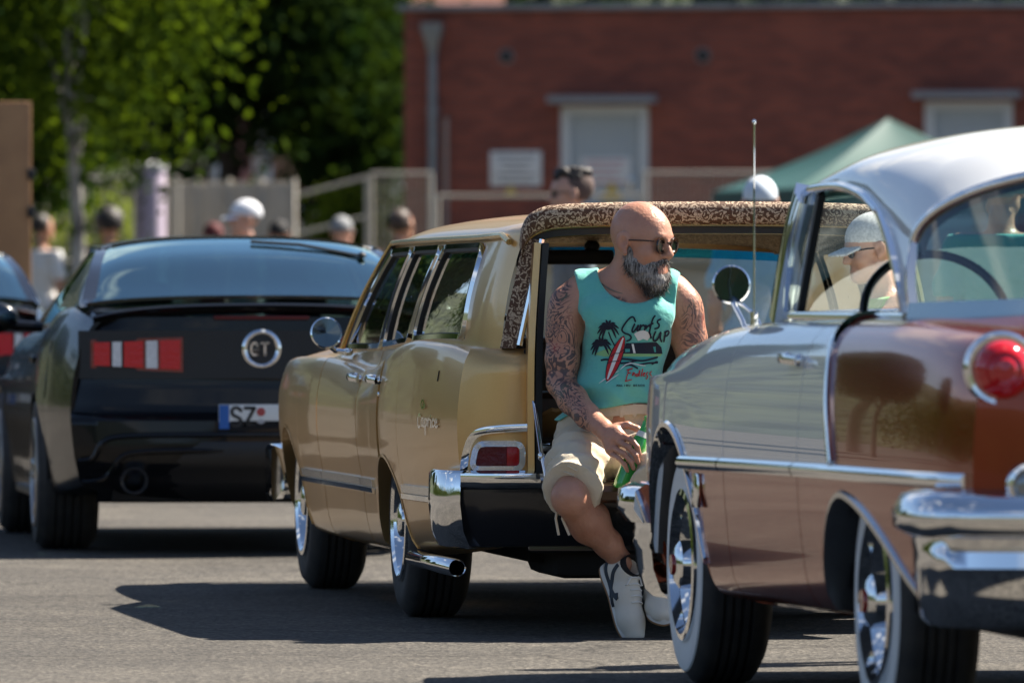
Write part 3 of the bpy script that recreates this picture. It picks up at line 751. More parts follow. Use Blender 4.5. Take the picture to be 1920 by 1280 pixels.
    # tailgate, lowered flat
    tgp = [(x, z) for x, z in [(-1.56, .505), (-1.62, .525), (-2.02, .520), (-2.055, .51), (-2.065, .49), (-2.05, .462), (-2.0, .45), (-1.62, .452), (-1.56, .47)]]
    b = MB(); v = [(x, .612, z) for x, z in tgp]; b.prism(v, (0, -1.224, 0)); tg = b.build('tailgate', mat('gate_brown', (.075, .04, .022), .4, .3, coat=.4), T, fixn=True, angle=30)
    MB().box((-1.80, 0, .5245), (.38, 1.14, .006), None, .002).build('gate_liner', mat('brown_mat', (.05, .03, .02), .9, noise=(40, .6, (.09, .06, .04))), tg)
    for s in (1, -1):
        b = MB(); pts = catmull([(-1.70, .50), (-1.85, .56), (-2.02, .535), (-2.075, .49), (-2.06, .44), (-2.0, .405), (-1.93, .42), (-1.8, .45), (-1.70, .46)], 3)
        b.prism([(x, .622*s, z) for x, z in pts], (0, -.014*s, 0)); b.build('gate_end_plate', chrome_s, tg, fixn=True, angle=30)
    # ---- exhaust
    for s in (1, -1):
        a = Vector((-.42, .905*s, .222)); c = Vector((-1.27, .86*s, .212)); b = MB()
        M = Matrix.Translation(a) @ (c-a).to_track_quat('Z', 'Y').to_matrix().to_4x4(); ln = (c-a).length
        b.revolve([(.001, .02), (.020, .0), (.030, .02), (.031, ln-.004), (.029, ln), (.026, ln-.003), (.025, ln-.3)], 28, M); b.build('exhaust_pipe', chrome, T, fixn=True)
        MB().revolve([(.0248, ln-.25), (.001, ln-.25)], 20, M).build('bore_disc', under_m, T)  # dark disc closing the pipe bore
    # ---- interior: floor, seats, dashboard, windscreen, mirror
    MB().box((.2, 0, .42), (3.4, 1.66, .06)).build('floor_pan', under_m, T)
    MB().box((-.85, 0, .50), (1.35, 1.28, .03)).build('cargo_floor', dark_int, T)
    MB().box((1.1, 0, .27), (4.6, 1.2, .08)).build('chassis', under_m, T)
    MB().box((-1.1, 0, .25), (.7, 1.1, .14), None, .04).build('fuel_tank', under_m, T)
    seat = mat('brown_vinyl', (.045, .026, .016), .45, bump=(30, .2, .01))
    for x, h in ((.92, .99), (-.02, .80)):
        b = MB(); b.box((x, 0, (.5+h)/2), (.16, 1.36, h-.5), Ry(-.12), .05); b.box((x+.3, 0, .58), (.55, 1.36, .18), None, .05); b.build('seat', seat, T)
    MB().box((1.95, 0, .86), (.32, 1.5, .14), None, .05).build('dashboard', seat, T)
    P = []
    for u in np.linspace(0, 1, 9):
        e = gp(2.05+(1.43-2.05)*u, u*.985); P.append([(e.x+.14*(1-v*v), (e.y-.02)*v, e.z-.004+.03*(1-v*v)*(u-.2)) for v in np.linspace(-1, 1, 17)])
    wsc = MB().grid(P).build('windscreen', g_clear, T, fixn=True, angle=180)
    P2 = [[(q[0]+(r[0]-q[0])*k-.006, (q[1]+(r[1]-q[1])*k)*.99, q[2]+(r[2]-q[2])*k-.001) for q, r in zip(P[-2], P[-1])] for k in (0., .5, 1.)]
    MB().grid(P2).build('sun_band', glass_mat('glass_band', (.05, .55, .75)), wsc, fixn=True, angle=180)
    MB().sweep([(p[0], p[1], p[2]) for p in P[-1]], [(.02, .03), (.02, -.03), (-.02, -.03), (-.02, .03)], up=(0, 0, 1)).build('header_rail', gold, T, fixn=True)
    b = MB(); b.tube([(1.42, .0, 1.36), (1.38, .02, 1.30)], .012, 8); b.box((1.37, .05, 1.285), (.03, .26, .055), None, .012); b.ell((1.39, .0, 1.325), (.02, .03, .025)); b.build('interior_mirror', black_pl, T)
    st = MB(); st.tube([(1.62+.06*math.sin(a)*.5, .40+.2*math.cos(a), .90+.19*math.sin(a)) for a in np.linspace(0, 2*PI, 40, endpoint=False)], .011, 8, True); st.build('steering_wheel', black_gl, T, fixn=True)
    # ---- door mirror, wheels
    b = MB(); mc = Vector((1.66, .968, 1.002)); M = Matrix.Translation(mc) @ Vector((-1, .02, .10)).to_track_quat('Z', 'Y').to_matrix().to_4x4()
    b.revolve([(.001, -.045), (.03, -.043), (.05, -.03), (.060, -.004), (.060, .006), (.054, .008)], 32, M); b.tube([(1.68, .955, .955), (1.68, .93, .935), (1.66, .89, .93)], .010, 8); b.ell((1.66, .885, .93), (.035, .02, .015))
    mr = b.build('door_mirror', chrome, T, fixn=True); MB().revolve([(.0545, .005), (.001, .003)], 32, M).build('mirror_glass', mat('mirror_glass', (.10, .12, .13), .05, 1.), mr, fixn=True)
    wm = wheel_mesh(.345, .212, .205, 'rally')
    for x in (0, 3.023):
        for s in (1, -1):
            put_wheel(wm, x, .893, .345, T, s)
            wheel_well(x, .86, .34, 0.42, 0.28, T, s)
    return T
wagon = build_wagon()
# ================================================================ copper and white 1950s hardtop coupe
copper = mat('copper_paint', (.27, .040, .013), .14, .50, coat=.5, coat_rough=.02, noise=(200, .2, (.31, .055, .02)))
copper.node_tree.nodes['Principled BSDF'].inputs['Specular Tint'].default_value = (.85, .55, .45, 1)
cream = mat('white_paint', (.78, .79, .77), .35, 0., coat=1., coat_rough=.02, spec=.1)
g_red = glass_mat('glass_coupe', (.62, .68, .64), boost=.03)
g_rear = glass_mat('glass_rear', (.50, .70, .70), boost=.05)
def panel2(L, xa, xb, ta, tb, nx, nt, name, m, parent, s, flange=.02, off=0.):
    """patch whose end edges xa(t), xb(t) may lean"""
    G = []
    for u in np.linspace(0, 1, nx):
        k = np.linspace(0, 1, nt); x = np.array([xa(v)+(xb(v)-xa(v))*u for v in k]); t = np.array([ta(xx)+(tb(xx)-ta(xx))*v for xx, v in zip(x, k)])
        P = L.at(x, t)
        if off: P = P+L.normal(x, t)*off
        G.append(P)
    G = np.array(G); b = MB(); m_ = G.copy(); m_[..., 1] *= s; b.grid(m_, flip=s < 0)
    if flange:
        ring = np.concatenate([G[:, 0], G[-1, 1:], G[-2::-1, -1], G[0, -2::-1]]); st = np.stack([ring, ring+np.array([0, -1, -.35])*flange], 1); st[..., 1] *= s; b.grid(st, flip=s > 0)
    return b.build(name, m, parent, angle=45)
def build_coupe():
    T = thing('classic_coupe', 'copper and white classic coupe with whitewall tyres and thick chrome bumper', 'car', (1.78, 23.12, 0), rad(90+8.2))
    xs = [-1.33, -1.1, -.7, -.2, .4, 1.0, 1.8, 2.4, 3.0, 3.4, 3.7, 3.9]
    W_ = [.845, .875, .893, .903, .908, .908, .908, .907, .90, .885, .855, .82]
    top = [1.040, 1.060, 1.078, 1.088, 1.088, 1.082, 1.074, 1.060, 1.020, .985, .945, .90]
    bot = [.40, .37, .345, .325, .31, .30, .29, .285, .285, .30, .33, .36]
    secs = []
    for w, tp, b0 in zip(W_, top, bot):
        secs.append([(w-.13, b0-.01), (w-.07, b0+.005), (w-.03, b0+.07), (w-.008, .53), (w, .66), (w-.002, .79), (w-.012, .90), (w-.036, tp-.075), (w-.082, tp-.020), (w-.145, tp), (w-.25, tp+.002)])
    L = Loft(xs, secs)
    def arch(x):
        z = -1
        d = (x-.12)/(.38 if x > .12 else 1.05)
        if abs(d) < 1: z = max(z, .22+.405*(1-abs(d)**(2 if x > .12 else 1.55))**(.5 if x > .12 else .75))
        d = (x-3.06)/(.66 if x < 3.06 else .5)
        if abs(d) < 1: z = max(z, .22+.545*math.sqrt(1-d*d))
        return z
    def t0(x):
        z = arch(x); return 0. if z < 0 else max(0., L.t_of_z(x, z))
    zt = lambda x: float(np.interp(x, [-1.3, .3, 1.6, 3.9], [.690, .683, .672, .650]))
    tt = lambda x: max(L.t_of_z(x, zt(x)), t0(x))
    one = lambda x: 1.
    lean = lambda x0: (lambda v: x0-.03*(1-v)**2)
    for s in (1, -1):
        # lower, copper half
        lf = panel(L, arch_xs(1.995, 3.9, 3.06, .66, 44, 8), t0, tt, 22, 'lower_fender', copper, T, s)
        ld = panel(L, np.linspace(.795, 1.987, 24), t0, tt, 22, 'lower_door', copper, T, s)
        lq = panel(L, np.unique(np.round(np.concatenate([arch_xs(-.93, .5, .12, .38, 40, 22), np.linspace(-1.33, -.93, 8), np.linspace(.5, .787, 5)]), 4)), t0, tt, 22, 'lower_quarter', copper, T, s)
        # upper half: white fender and door, copper quarter behind the slash moulding
        uf = panel(L, arch_xs(1.995, 3.9, 3.06, .66, 44, 8), tt, one, 30, 'front_fender', cream, T, s)
        ud = panel(L, np.linspace(.795, 1.987, 24), tt, one, 30, 'door', cream, T, s)
        sl_ = lambda v: .235+.36*v**.85
        uq = panel2(L, sl_, lambda v: .787, tt, one, 10, 30, 'upper_quarter', cream, T, s)
        cq = panel2(L, lambda v: -1.33, lambda v: sl_(v)-.004, tt, one, 34, 30, 'quarter_panel', copper, T, s, .0)
        pts = []
        for v in np.linspace(0.03, .93, 22):
            x = sl_(v); t = tt(x)+(1-tt(x))*v; p = L.at([x], [t])[0]+L.normal(np.array([x]), np.array([t]))[0]*.004; pts.append((p[0], p[1]*s, p[2]))
        MB().sweep(pts, [(.008, .013), (.011, 0), (.008, -.013), (-.006, -.013), (-.006, .013)], up=(0, s, .4)).build('slash_moulding', chrome, uq, fixn=True)
        for a, b_, pr in ((-1.30, .783, lq), (.80, 1.983, ld), (2.0, 2.72, lf)):
            pts = []
            for x in np.linspace(a, b_, 26):
                p = L.at([x], [L.t_of_z(x, zt(x))])[0]; k = max(0, min(1, (x+1.30)/.12)); pts.append(((x, (p[1]+.006)*s, p[2]), .25+.75*k))
            MB().sweep([p for p, _ in pts], [(.004, .019), (.014, .010), (.016, -.002), (.008, -.018), (-.008, -.019), (-.008, .019)], up=(0, s, 0)).build('side_moulding', chrome, pr, fixn=True)
        # arch lips: bright
        for X, pr in ((np.concatenate([.12+.38*np.cos(np.linspace(.25, PI/2, 14)), np.linspace(.1, -.88, 26)]), lq), (3.06-np.where(np.cos(np.linspace(PI-.3, .3, 40)) < 0, .5, .66)*np.cos(np.linspace(PI-.3, .3, 40)), lf)):
            P = np.array([L.at([x], [t0(x)])[0] for x in X]); P[:, 1] *= s
            MB().grid(np.stack([P+[0, .001*s, .014], P+[0, .010*s, .008], P+[0, .010*s, -.006], P+[0, -.02*s, -.012], P+[0, -.1*s, -.006]], 1)).build('arch_lip', chrome_s if pr is lq else chrome, pr, fixn=True)
        # handle and vent badge
        p = L.at([.93], [L.t_of_z(.93, .975)])[0]; b = MB()
        b.sweep([(.83, (p[1]+.016)*s, .972), (.88, (p[1]+.038)*s, .975), (.98, (p[1]+.036)*s, .978), (1.03, (p[1]+.012)*s, .978)], [(.008, .013), (.012, 0), (.008, -.013), (-.008, -.011), (-.008, .011)], up=(0, s, 0)); b.ell((.84, (p[1]+.01)*s, .972), (.02, .016, .018)); b.ell((1.02, (p[1]+.01)*s, .978), (.02, .016, .016)); b.build('door_handle', chrome, ud, fixn=True)
        # fender badge low behind the front wheel
        p = L.at([2.30], [L.t_of_z(2.3, .60)])[0]
        MB().box((2.44, (p[1]+.006)*s, .585), (.10, .012, .10), None, .004).build('fender_badge', chrome, lf)
    # ---- bonnet, deck lid, rear face
    rows = []
    for x in np.linspace(2.25, 3.9, 18):
        p = L.at([x], [1.])[0]; rows.append([(x+.08*(1-u*u), p[1]*u, p[2]-.02+.02*abs(u)**3+.055*(1-u*u)*min(1, (3.98-x)/.5)) for u in np.linspace(-1, 1, 21)])
    MB().grid(rows).build('bonnet', cream, T, fixn=True)
    rows = []
    for x in np.linspace(.30, -1.33, 20):
        p = L.at([x], [1.])[0]; k = (.30-x)/1.63
        rows.append([(x-.07*(1-u*u)*k, p[1]*u, p[2]-.012+.012*abs(u)**4+.05*(1-u*u)*(1-.7*k**3)) for u in np.linspace(-1, 1, 25)])
    MB().grid(rows).build('deck_lid', copper, T, fixn=True)
    rows2 = []
    for t in np.linspace(1., .10, 26):
        p = L.at([-1.33], [t])[0]; w = (1.-t)/.9
        rows2.append([(-1.33-.085*(1-abs(u)**5)*(.25+.75*math.sin(min(1, w*1.4)*PI/2)), p[1]*u, p[2]-.012*(1-w)*(1-abs(u)**4)+.02*(1-u*u)*max(0, 1-w*4)) for u in np.linspace(-1, 1, 31)])
    MB().grid(rows2).build('rear_panel', copper, T, fixn=True)
    MB().box((3.9, 0, .62), (.1, 1.5, .46), None, .05).build('grille', chrome_s, T)
    lr = mat('lamp_red_glass', (.50, .006, .012), .06, coat=1., bump=(26, .12, .01))
    for s in (1, -1):
        # fender end that carries the round tail lamp
        c = Vector((-1.30, .77*s, .968)); b = MB()
        M = Matrix.Translation(c) @ Vector((-1, .10*s, -.03)).normalized().to_track_quat('Z', 'Y').to_matrix().to_4x4()
        b.revolve([(.060, -.30), (.082, -.12), (.088, 0.), (.088, .02)], 40, M); b.build('lamp_pod', copper, T, fixn=True)
        b = MB(); b.revolve([(.089, -.01), (.094, .0), (.094, .035), (.086, .052), (.075, .05), (.072, .03)], 44, M); lamp = b.build('tail_lamp', chrome, T, fixn=True)
        MB().revolve([(.074, .04), (.072, .062), (.060, .085), (.045, .097), (.042, .094), (.025, .108), (.001, .112)], 44, M).build('lens', lr, lamp, fixn=True, angle=25)
        c2 = Vector((-1.425, .725*s, .684)); M2 = Matrix.Translation(c2) @ Vector((-1, .04*s, 0)).normalized().to_track_quat('Z', 'Y').to_matrix().to_4x4()
        b = MB().revolve([(.045, -.1), (.057, -.02), (.060, .012), (.054, .028), (.044, .03), (.042, .01)], 36, M2).build('reversing_lamp', chrome, T, fixn=True)
        MB().revolve([(.043, .012), (.036, .022), (.02, .027), (.001, .028)], 32, M2).build('lens', mat('lamp_clear', (.25, .27, .28), .08, .6, coat=1), b, fixn=True)
    # bumpers
    def bumper(name, xo, z0, fw, ww):
        sg = 1 if fw else -1
        up_ = [(-.05, .0), (-.045, .055), (-.01, .075), (.03, .06), (.055, .02), (.05, -.02), (.02, -.04), (-.02, -.042)]
        P = catmull([(xo-sg*.42, ww+.035), (xo-sg*.22, ww+.05), (xo-sg*.06, ww), (xo+sg*.015, ww*.72), (xo+sg*.035, ww*.3), (xo+sg*.04, 0.)], 6)
        Pf = [(x, y) for x, y in P]+[(x, -y) for x, y in P[-2::-1]]
        b = MB(); n = len(Pf); 
        b.sweep([(x, y, z0+.03) for x, y in Pf], [(v, u) for u, v in up_], up=(0, 0, 1)); o = b.build(name, chrome, T, fixn=True, angle=60)
        rows = []
        for (x, y) in Pf:
            k = abs(y)/(ww+.05)
            rows.append([(x-sg*.015, y, z0-.012), (x-sg*.02, y, z0-.035), (x+sg*.0, y, z0-.045), (x+sg*.006, y, z0-.085), (x-sg*.005, y*.995, z0-.095), (x-sg*.012, y*.99, z0-.15), (x-sg*.05, y*.97, z0-.215), (x-sg*.09, y*.95, z0-.235)])
        MB().grid(rows).build('bumper_apron', chrome, o, fixn=True, angle=50); return o
    bumper('rear_bumper', -1.44, .565, False, .90)
    fb = bumper('front_bumper', 3.96, .475, True, .835)
    # ---- roof shell, rear posts
    rx = [.17, .45, .72, .9, 1.3, 1.65, 1.86]; rz = [1.285, 1.335, 1.392, 1.425, 1.452, 1.448, 1.432]; ry = [.705, .706, .706, .705, .704, .702, .695]
    czx = [-.32, .1, .6, 1.1, 1.6, 1.96]; cz = [1.495, 1.580, 1.612, 1.600, 1.545, 1.465]
    def rail(x): return float(hermite(rx, ry, np.array(x))), float(hermite(rx, rz, np.array(x)))
    rows = []
    for v in np.linspace(0, 1, 34):
        xe = .17+(1.86-.17)*v; xc = -.32+(1.96+.32)*v; ye, ze = rail(xe); row = []
        for a in np.linspace(-1, 1, 41):
            y = math.sin(a*PI/2); k = abs(y)**2.3; x = xc+(xe-xc)*k
            zc = float(hermite(czx, cz, np.array(xc))); row.append((x, ye*y, ze+(zc-ze)*(1-abs(y)**2.9)**.50))
        rows.append(row)
    MB().grid(rows).build('roof', cream, T, fixn=True, angle=60)
    MB().grid([[(p[0], p[1]*.96, p[2]-.03) for p in r] for r in rows]).build('headliner', mat('teal_cloth', (.03, .16, .15), .7), T, fixn=True)
    edge_r = rows[0]; edge_f = rows[-1]
    MB().tube([(p[0]-.004, p[1], p[2]-.004) for p in edge_r], .015, 10).build('roof_trim', chrome, T, fixn=True)
    def xfr(q): return .20+.45*(1-q)**2.1
    gz = 1.092
    for s in (1, -1):
        R_ = []
        for q in np.linspace(0, 1, 14):
            xa = xfr(q); xb = .17-.09*q; row = []
            for u in np.linspace(0, 1, 10):
                xt = .65+(.17-.65)*u; yt, ztp = rail(xt); x = xa+(xb-xa)*u
                zb = gz; row.append((x, (yt+(.722-yt)*q+.012*math.sin(PI*q))*s, ztp+(zb-ztp)*q))
            R_.append(row)
        MB().grid(R_).build('rear_post', cream, T, fixn=True)
        MB().sweep([(r[0][0]+.004, r[0][1]+.004*s, r[0][2]) for r in R_], [(.012, .010), (.012, -.010), (-.010, -.010), (-.010, .010)], up=(0, s, 0)).build('post_trim', chrome, T, fixn=True)
        MB().tube([(x, (rail(x)[0]+.006)*s, rail(x)[1]-.004) for x in np.linspace(.64, 1.86, 20)], .014, 10).build('drip_rail', chrome, T, fixn=True)
        MB().sweep([(r[-1][0]-.006, r[-1][1], r[-1][2]) for r in R_], [(.012, .012), (.012, -.012), (-.012, -.012), (-.012, .012)], up=(0, s, 0)).build('window_trim', chrome, T, fixn=True)
        # windscreen post and vent frame
        A = [(1.99, .742, 1.085), (1.93, .735, 1.20), (1.865, .722, 1.33), (1.81, .702, 1.432)]
        MB().sweep([(x, y*s, z) for x, y, z in catmull(A, 5)], [(.024, .065), (.034, 0), (.024, -.06), (-.02, -.06), (-.02, .065)], up=(0, s, .2)).build('windscreen_post', chrome, T, fixn=True)
        B = [(1.74, .738, 1.092), (1.67, .728, 1.22), (1.59, .703, 1.43)]
        MB().sweep([(x, y*s, z) for x, y, z in catmull(B, 5)], [(.008, .010), (.008, -.010), (-.008, -.010), (-.008, .010)], up=(0, s, .2)).build('vent_frame', chrome, T, fixn=True)
        MB().sweep([(x-.035, y*s, z) for x, y, z in catmull(B, 5)], [(.010, .020), (.010, -.020), (-.010, -.020), (-.010, .020)], up=(0, s, .2)).build('vent_seal', seal, T, fixn=True)
        # vent pane; the door windows are wound down
        A2 = catmull(A, 5); B2 = catmull(B, 5); n2 = 11
        ia = np.linspace(0, len(A2)-1, n2).astype(int); ib = np.linspace(0, len(B2)-1, n2).astype(int)
        MB().grid([[tuple(np.array(A2[i])*[1, s, 1]+(np.array(B2[j])*[1, s, 1]-np.array(A2[i])*[1, s, 1])*u) for u in (0, .5, 1)] for i, j in zip(ia, ib)]).build('vent_window', g_red, T, fixn=True, angle=180)
        MB().sweep([(x, (.738+.0*x)*s, 1.092) for x in np.linspace(2.0, .1, 20)], [(.012, .0), (.009, -.011), (0, -.016), (-.012, -.014), (-.012, .014), (0, .016), (.009, .011)], up=(0, 0, 1)).build('belt_moulding', chrome, T, fixn=True)
    # windscreen, wraparound rear window
    rows = []
    for q in np.linspace(0, 1, 10):
        row = []
        for u in np.linspace(-1, 1, 25):
            yb = .735*u; xb = 2.08+.46*(1-abs(u)**2.6); zb = 1.085+.015*(1-u*u); yt = .695*u; xt = 1.85+.12*(1-u*u); ztp = 1.432+.018*(1-u*u)
            row.append((xb+(xt-xb)*q, yb+(yt-yb)*q, zb+(ztp-zb)*q))
        rows.append(row)
    ws = MB().grid(rows).build('windscreen', g_clear, T, fixn=True, angle=180)
    MB().tube(rows[0], .012, 8).build('windscreen_trim', chrome, ws, fixn=True)
    rows = []
    for q in np.linspace(0, 1, 12):
        row = []
        for i, a in enumerate(np.linspace(-1, 1, 41)):
            tp = edge_r[i]; u = math.sin(a*PI/2); yb = .722*u; xb = .08-.68*(1-abs(u)**2.4); zb = 1.105+.02*(1-u*u)
            row.append((xb+(tp[0]-xb)*q-.02*math.sin(PI*q)*(1-abs(u)), yb+(tp[1]-yb)*q, zb+(tp[2]-.005-zb)*q))
        rows.append(row)
    rw = MB().grid(rows).build('rear_window', g_rear, T, fixn=True, angle=180)
    MB().sweep([(p[0]-.004, p[1], p[2]-.006) for p in rows[0]], [(.03, .016), (.03, -.02), (-.03, -.03), (-.03, .016)], up=(0, 0, 1)).build('rear_window_trim', mat('steel_blue_trim', (.38, .44, .47), .2, .9), rw, fixn=True)
    # ---- fender mirror, aerial
    mc = Vector((2.55, .79, 1.178)); M = Matrix.Translation(mc) @ Vector((-1, -.02, .02)).to_track_quat('Z', 'Y').to_matrix().to_4x4()
    b = MB().revolve([(.001, -.07), (.025, -.066), (.045, -.045), (.056, -.004), (.057, .004), (.052, .007)], 36, M)
    b.tube([(2.53, .79, 1.13), (2.45, .775, 1.075), (2.42, .77, 1.05)], .008, 8); b.tube([(2.54, .785, 1.14), (2.40, .745, 1.09), (2.36, .735, 1.055)], .006, 8); b.ell((2.41, .755, 1.052), (.05, .03, .012))
    mr = b.build('fender_mirror', chrome, T, fixn=True); MB().revolve([(.0525, .005), (.001, .004)], 36, M).build('mirror_glass', mat('mirror_glass'), mr, fixn=True)
    b = MB(); b.tube([(2.36, .755, 1.05), (2.36, .755, 1.10)], .012, 10); b.tube([(2.36, .755, 1.09), (2.36, .755, 1.64)], .0028, 6); b.ell((2.36, .755, 1.645), (.006, .006, .007), 8, 6); b.build('aerial', chrome, T, fixn=True)
    # ---- interior
    MB().box((1.0, 0, .34), (4.7, 1.3, .10)).build('chassis', under_m, T); MB().box((1.0, 0, .42), (3.2, 1.6, .06)).build('floor_pan', under_m, T)
    blue = mat('blue_vinyl', (.02, .06, .09), .4, bump=(30, .2, .01))
    b = MB(); b.box((.95, 0, .72), (.16, 1.36, .48), Ry(-.15), .05); b.box((1.22, 0, .56), (.5, 1.36, .2), None, .05); b.build('front_seat', blue, T)
    b = MB(); b.box((.15, 0, .78), (.16, 1.3, .42), Ry(-.2), .05); b.box((.4, 0, .58), (.5, 1.3, .2), None, .05); b.build('rear_seat', blue, T)
    MB().box((2.12, 0, 1.0), (.36, 1.44, .14), None, .06).build('dashboard', blue, T)
    MB().box((-.2, 0, 1.06), (.8, 1.2, .02), None, .008).build('parcel_shelf', blue, T)
    sw = MB(); c = Vector((1.52, .385, 1.085)); nrm = Vector((-.86, 0, .5)).normalized(); e1 = Vector((0, 1, 0)); e2 = nrm.cross(e1)
    sw.tube([c+e1*.205*math.cos(a)+e2*.205*math.sin(a) for a in np.linspace(0, 2*PI, 56, endpoint=False)], .013, 10, True)
    sw.tube([c+e1*.2, c, c-e1*.2], .009, 8); sw.ell(c, (.04, .04, .04)); sw.tube([c, c+Vector((.5, 0, -.25))], .02, 10); sw.build('steering_wheel', black_gl, T, fixn=True)
    wm = wheel_mesh(.352, .205, .212, 'spinner')
    for x in (0, 3.1):
        for s in (1, -1):
            put_wheel(wm, x, .832, .352, T, s)
            wheel_well(x, .82, .36, 0.44, 0.29, T, s)
    return T
coupe = build_coupe()
# ================================================================ black sports coupe, rear view
blackp = mat('black_paint', (.005, .0055, .007), .25, 0., coat=.38, coat_rough=.015, spec=.15)
g_dark = glass_mat('glass_dark', (.16, .30, .30), boost=.28, refl=(.72, .95, .93))
def build_sports():
    T = thing('sports_car', 'black modern sports coupe with round chrome badge and red tail lamps', 'car', (-1.226, 39.8, 0), rad(90+6.6))
    xs = [-1.02, -.75, -.45, 0., .4, .8, 1.5, 2.2, 2.72, 3.2, 3.55]
    W_ = [.835, .875, .91, .938, .925, .905, .905, .92, .935, .915, .84]
    top = [1.055, 1.085, 1.10, 1.085, 1.05, 1.02, .995, .975, .955, .90, .82]
    bot = [.30, .27, .25, .24, .23, .22, .215, .215, .23, .22, .23]
    secs = []
    for w, tp, b0 in zip(W_, top, bot):
        secs.append([(w-.12, b0), (w-.05, b0+.015), (w-.025, b0+.10), (w-.012, .48), (w, .62), (w-.008, .74), (w-.03, tp-.20), (w-.065, tp-.10), (w-.11, tp-.03), (w-.17, tp), (w-.24, tp+.003)])
    L = Loft(xs, secs)
    def arch(x):
        z = -1
        for xc in (0., 2.72):
            d = (x-xc)/.385
            if abs(d) < 1: z = max(z, .30+.405*math.sqrt(1-d*d))
        return z
    def t0(x):
        z = arch(x); return 0. if z < 0 else L.t_of_z(x, z)
    one = lambda x: 1.
    for s in (1, -1):
        panel(L, arch_xs(-1.02, .745, 0, .385, 34, 10), t0, one, 30, 'quarter_panel', blackp, T, s)
        dd = panel(L, np.linspace(.753, 1.94, 18), t0, one, 30, 'door', blackp, T, s)
        panel(L, arch_xs(1.948, 3.55, 2.72, .385, 34, 8), t0, one, 30, 'front_fender', blackp, T, s)
        p = L.at([.92], [L.t_of_z(.92, .84)])[0]
        MB().box((.92, (p[1]+.012)*s, .845), (.18, .03, .035), None, .01).build('door_handle', blackp, dd)
    # ---- tail: lamp panel, bumper, deck with spoiler
    def tailx(y, z):
        a = abs(y)/.83; x = -1.035-.06*(1-a**2.2)
        x -= float(np.interp(z, [.22, .30, .36, .40, .47, .60, .63, .75, .98, 1.05], [-.06, .03, .05, .085, .10, .092, .03, .01, .0, -.005])); return x+.12*max(0, a-.86)**1.3*6
    rows = []
    for z in np.linspace(.23, 1.045, 44):
        ye = L.at([-1.02], [L.t_of_z(-1.02, min(z, 1.03))])[0][1]*1.0
        rows.append([(tailx(u*.83, z), u*ye, z) for u in np.linspace(-1, 1, 45)])
    MB().grid(rows).build('rear_fascia', blackp, T, fixn=True)
    matte = mat('matte_black', (.011, .011, .012), .45)
    rows = [[(tailx(u*.80, z)-.006, u*.80, z) for u in np.linspace(-1, 1, 41)] for z in np.linspace(.775, .985, 10)]
    dp = MB().grid(rows).build('decklid_panel', matte, T, fixn=True)
    rows = []
    for k, (dx, dz) in enumerate([(.0, .0), (-.06, .008), (-.105, .018), (-.118, .008), (-.10, -.012), (-.02, -.03)]):
        rows.append([(-1.0+dx-.06*(1-u*u)+.08*abs(u)**4, u*.735, 1.062+dz+.026*(1-u*u)-.03*abs(u)**5) for u in np.linspace(-1, 1, 31)])
    MB().grid(rows).build('spoiler', blackp, T, fixn=True, angle=60)
    rows = []
    for k in np.linspace(0, 1, 8): rows.append([(-.58-.44*k-.05*(1-u*u)*k, u*(.735-.02*k), 1.085-.02*k+.022*(1-u*u)) for u in np.linspace(-1, 1, 25)])
    MB().grid(rows).build('decklid', blackp, T, fixn=True)
    MB().box((-1.105, 0, 1.043), (.02, .42, .016), Ry(-.1), .004).build('brake_lamp', mat('brake_red', (.12, .004, .01), .3), T)
    red = mat('lamp_red_deep', (.22, .003, .006), .15, coat=1, bump=(30, .3, .01)); redb = mat('lamp_red_lit', (.62, .006, .010), .2, coat=.3, bump=(60, .4, .01)); wht = mat('lamp_white', (.75, .75, .77), .2, coat=.6, noise=(60, .5, (.5, .5, .54)))
    for s in (1, -1):
        # lamp unit: dark red housing with three red bars and two white reversing strips between
        def quad(name, y0, y1, z0a, z1a, z0b, z1b, off, m, par):
            b = MB(); pts = [(y0, z0a), (y1, z0b), (y1, z1b), (y0, z1a)]
            front = [Vector((tailx(y, z)-off, y*s, z)) for y, z in pts]; return b.prism(front, (off+.01, 0, 0)).build(name, m, par, fixn=True, smooth=False)
        hz = lambda y: (.802+.02*(y-.35)/.4, .945+.012*(1-(y-.35)/.4))
        unit = quad('tail_lamp', .748, .345, *hz(.748), *hz(.345), .016, red, T)
        for y0, y1, m_, nm in ((.735, .665, redb, 'red_bar'), (.655, .615, wht, 'reversing_strip'), (.605, .520, redb, 'red_bar'), (.508, .458, wht, 'reversing_strip'), (.448, .358, redb, 'red_bar')):
            (a0, a1), (b0, b1) = hz(y0), hz(y1); quad(nm, y0, y1, a0+.012, a1-.012, b0+.012, b1-.012, .024, m_, unit)
        # exhaust
        c = Vector((-1.20, .565*s, .330)); M = Matrix.Translation(c) @ Matrix.Rotation(-PI/2, 4, 'Y')
        MB().revolve([(.056, -.2), (.060, 0), (.056, .012), (.048, .0), (.047, -.15), (.001, -.15)], 28, M).build('exhaust_pipe', mat('dark_steel', (.30, .30, .31), .25, .9), T, fixn=True)
        # lower valance edge bright line by the wheel
        MB().box((1.2, .86*s, .235), (2.0, .05, .05), None, .015).build('side_skirt', matte, T)
    for s in (1, -1):
        for pl_ in ([(.80, .415), (.74, .43), (.70, .50), (.60, .525), (.30, .53), (.0, .53)], [(.78, .322), (.74, .325), (.68, .345), (.62, .43), (.52, .455), (.25, .46), (.0, .46)]):
            MB().tube([(tailx(min(y, .83), z)-.004+(.09 if y > .85 else .03 if y > .8 else 0), y*s, z) for y, z in catmull(pl_, 5)], .013, 8).build('bumper_crease', blackp, T, fixn=True)
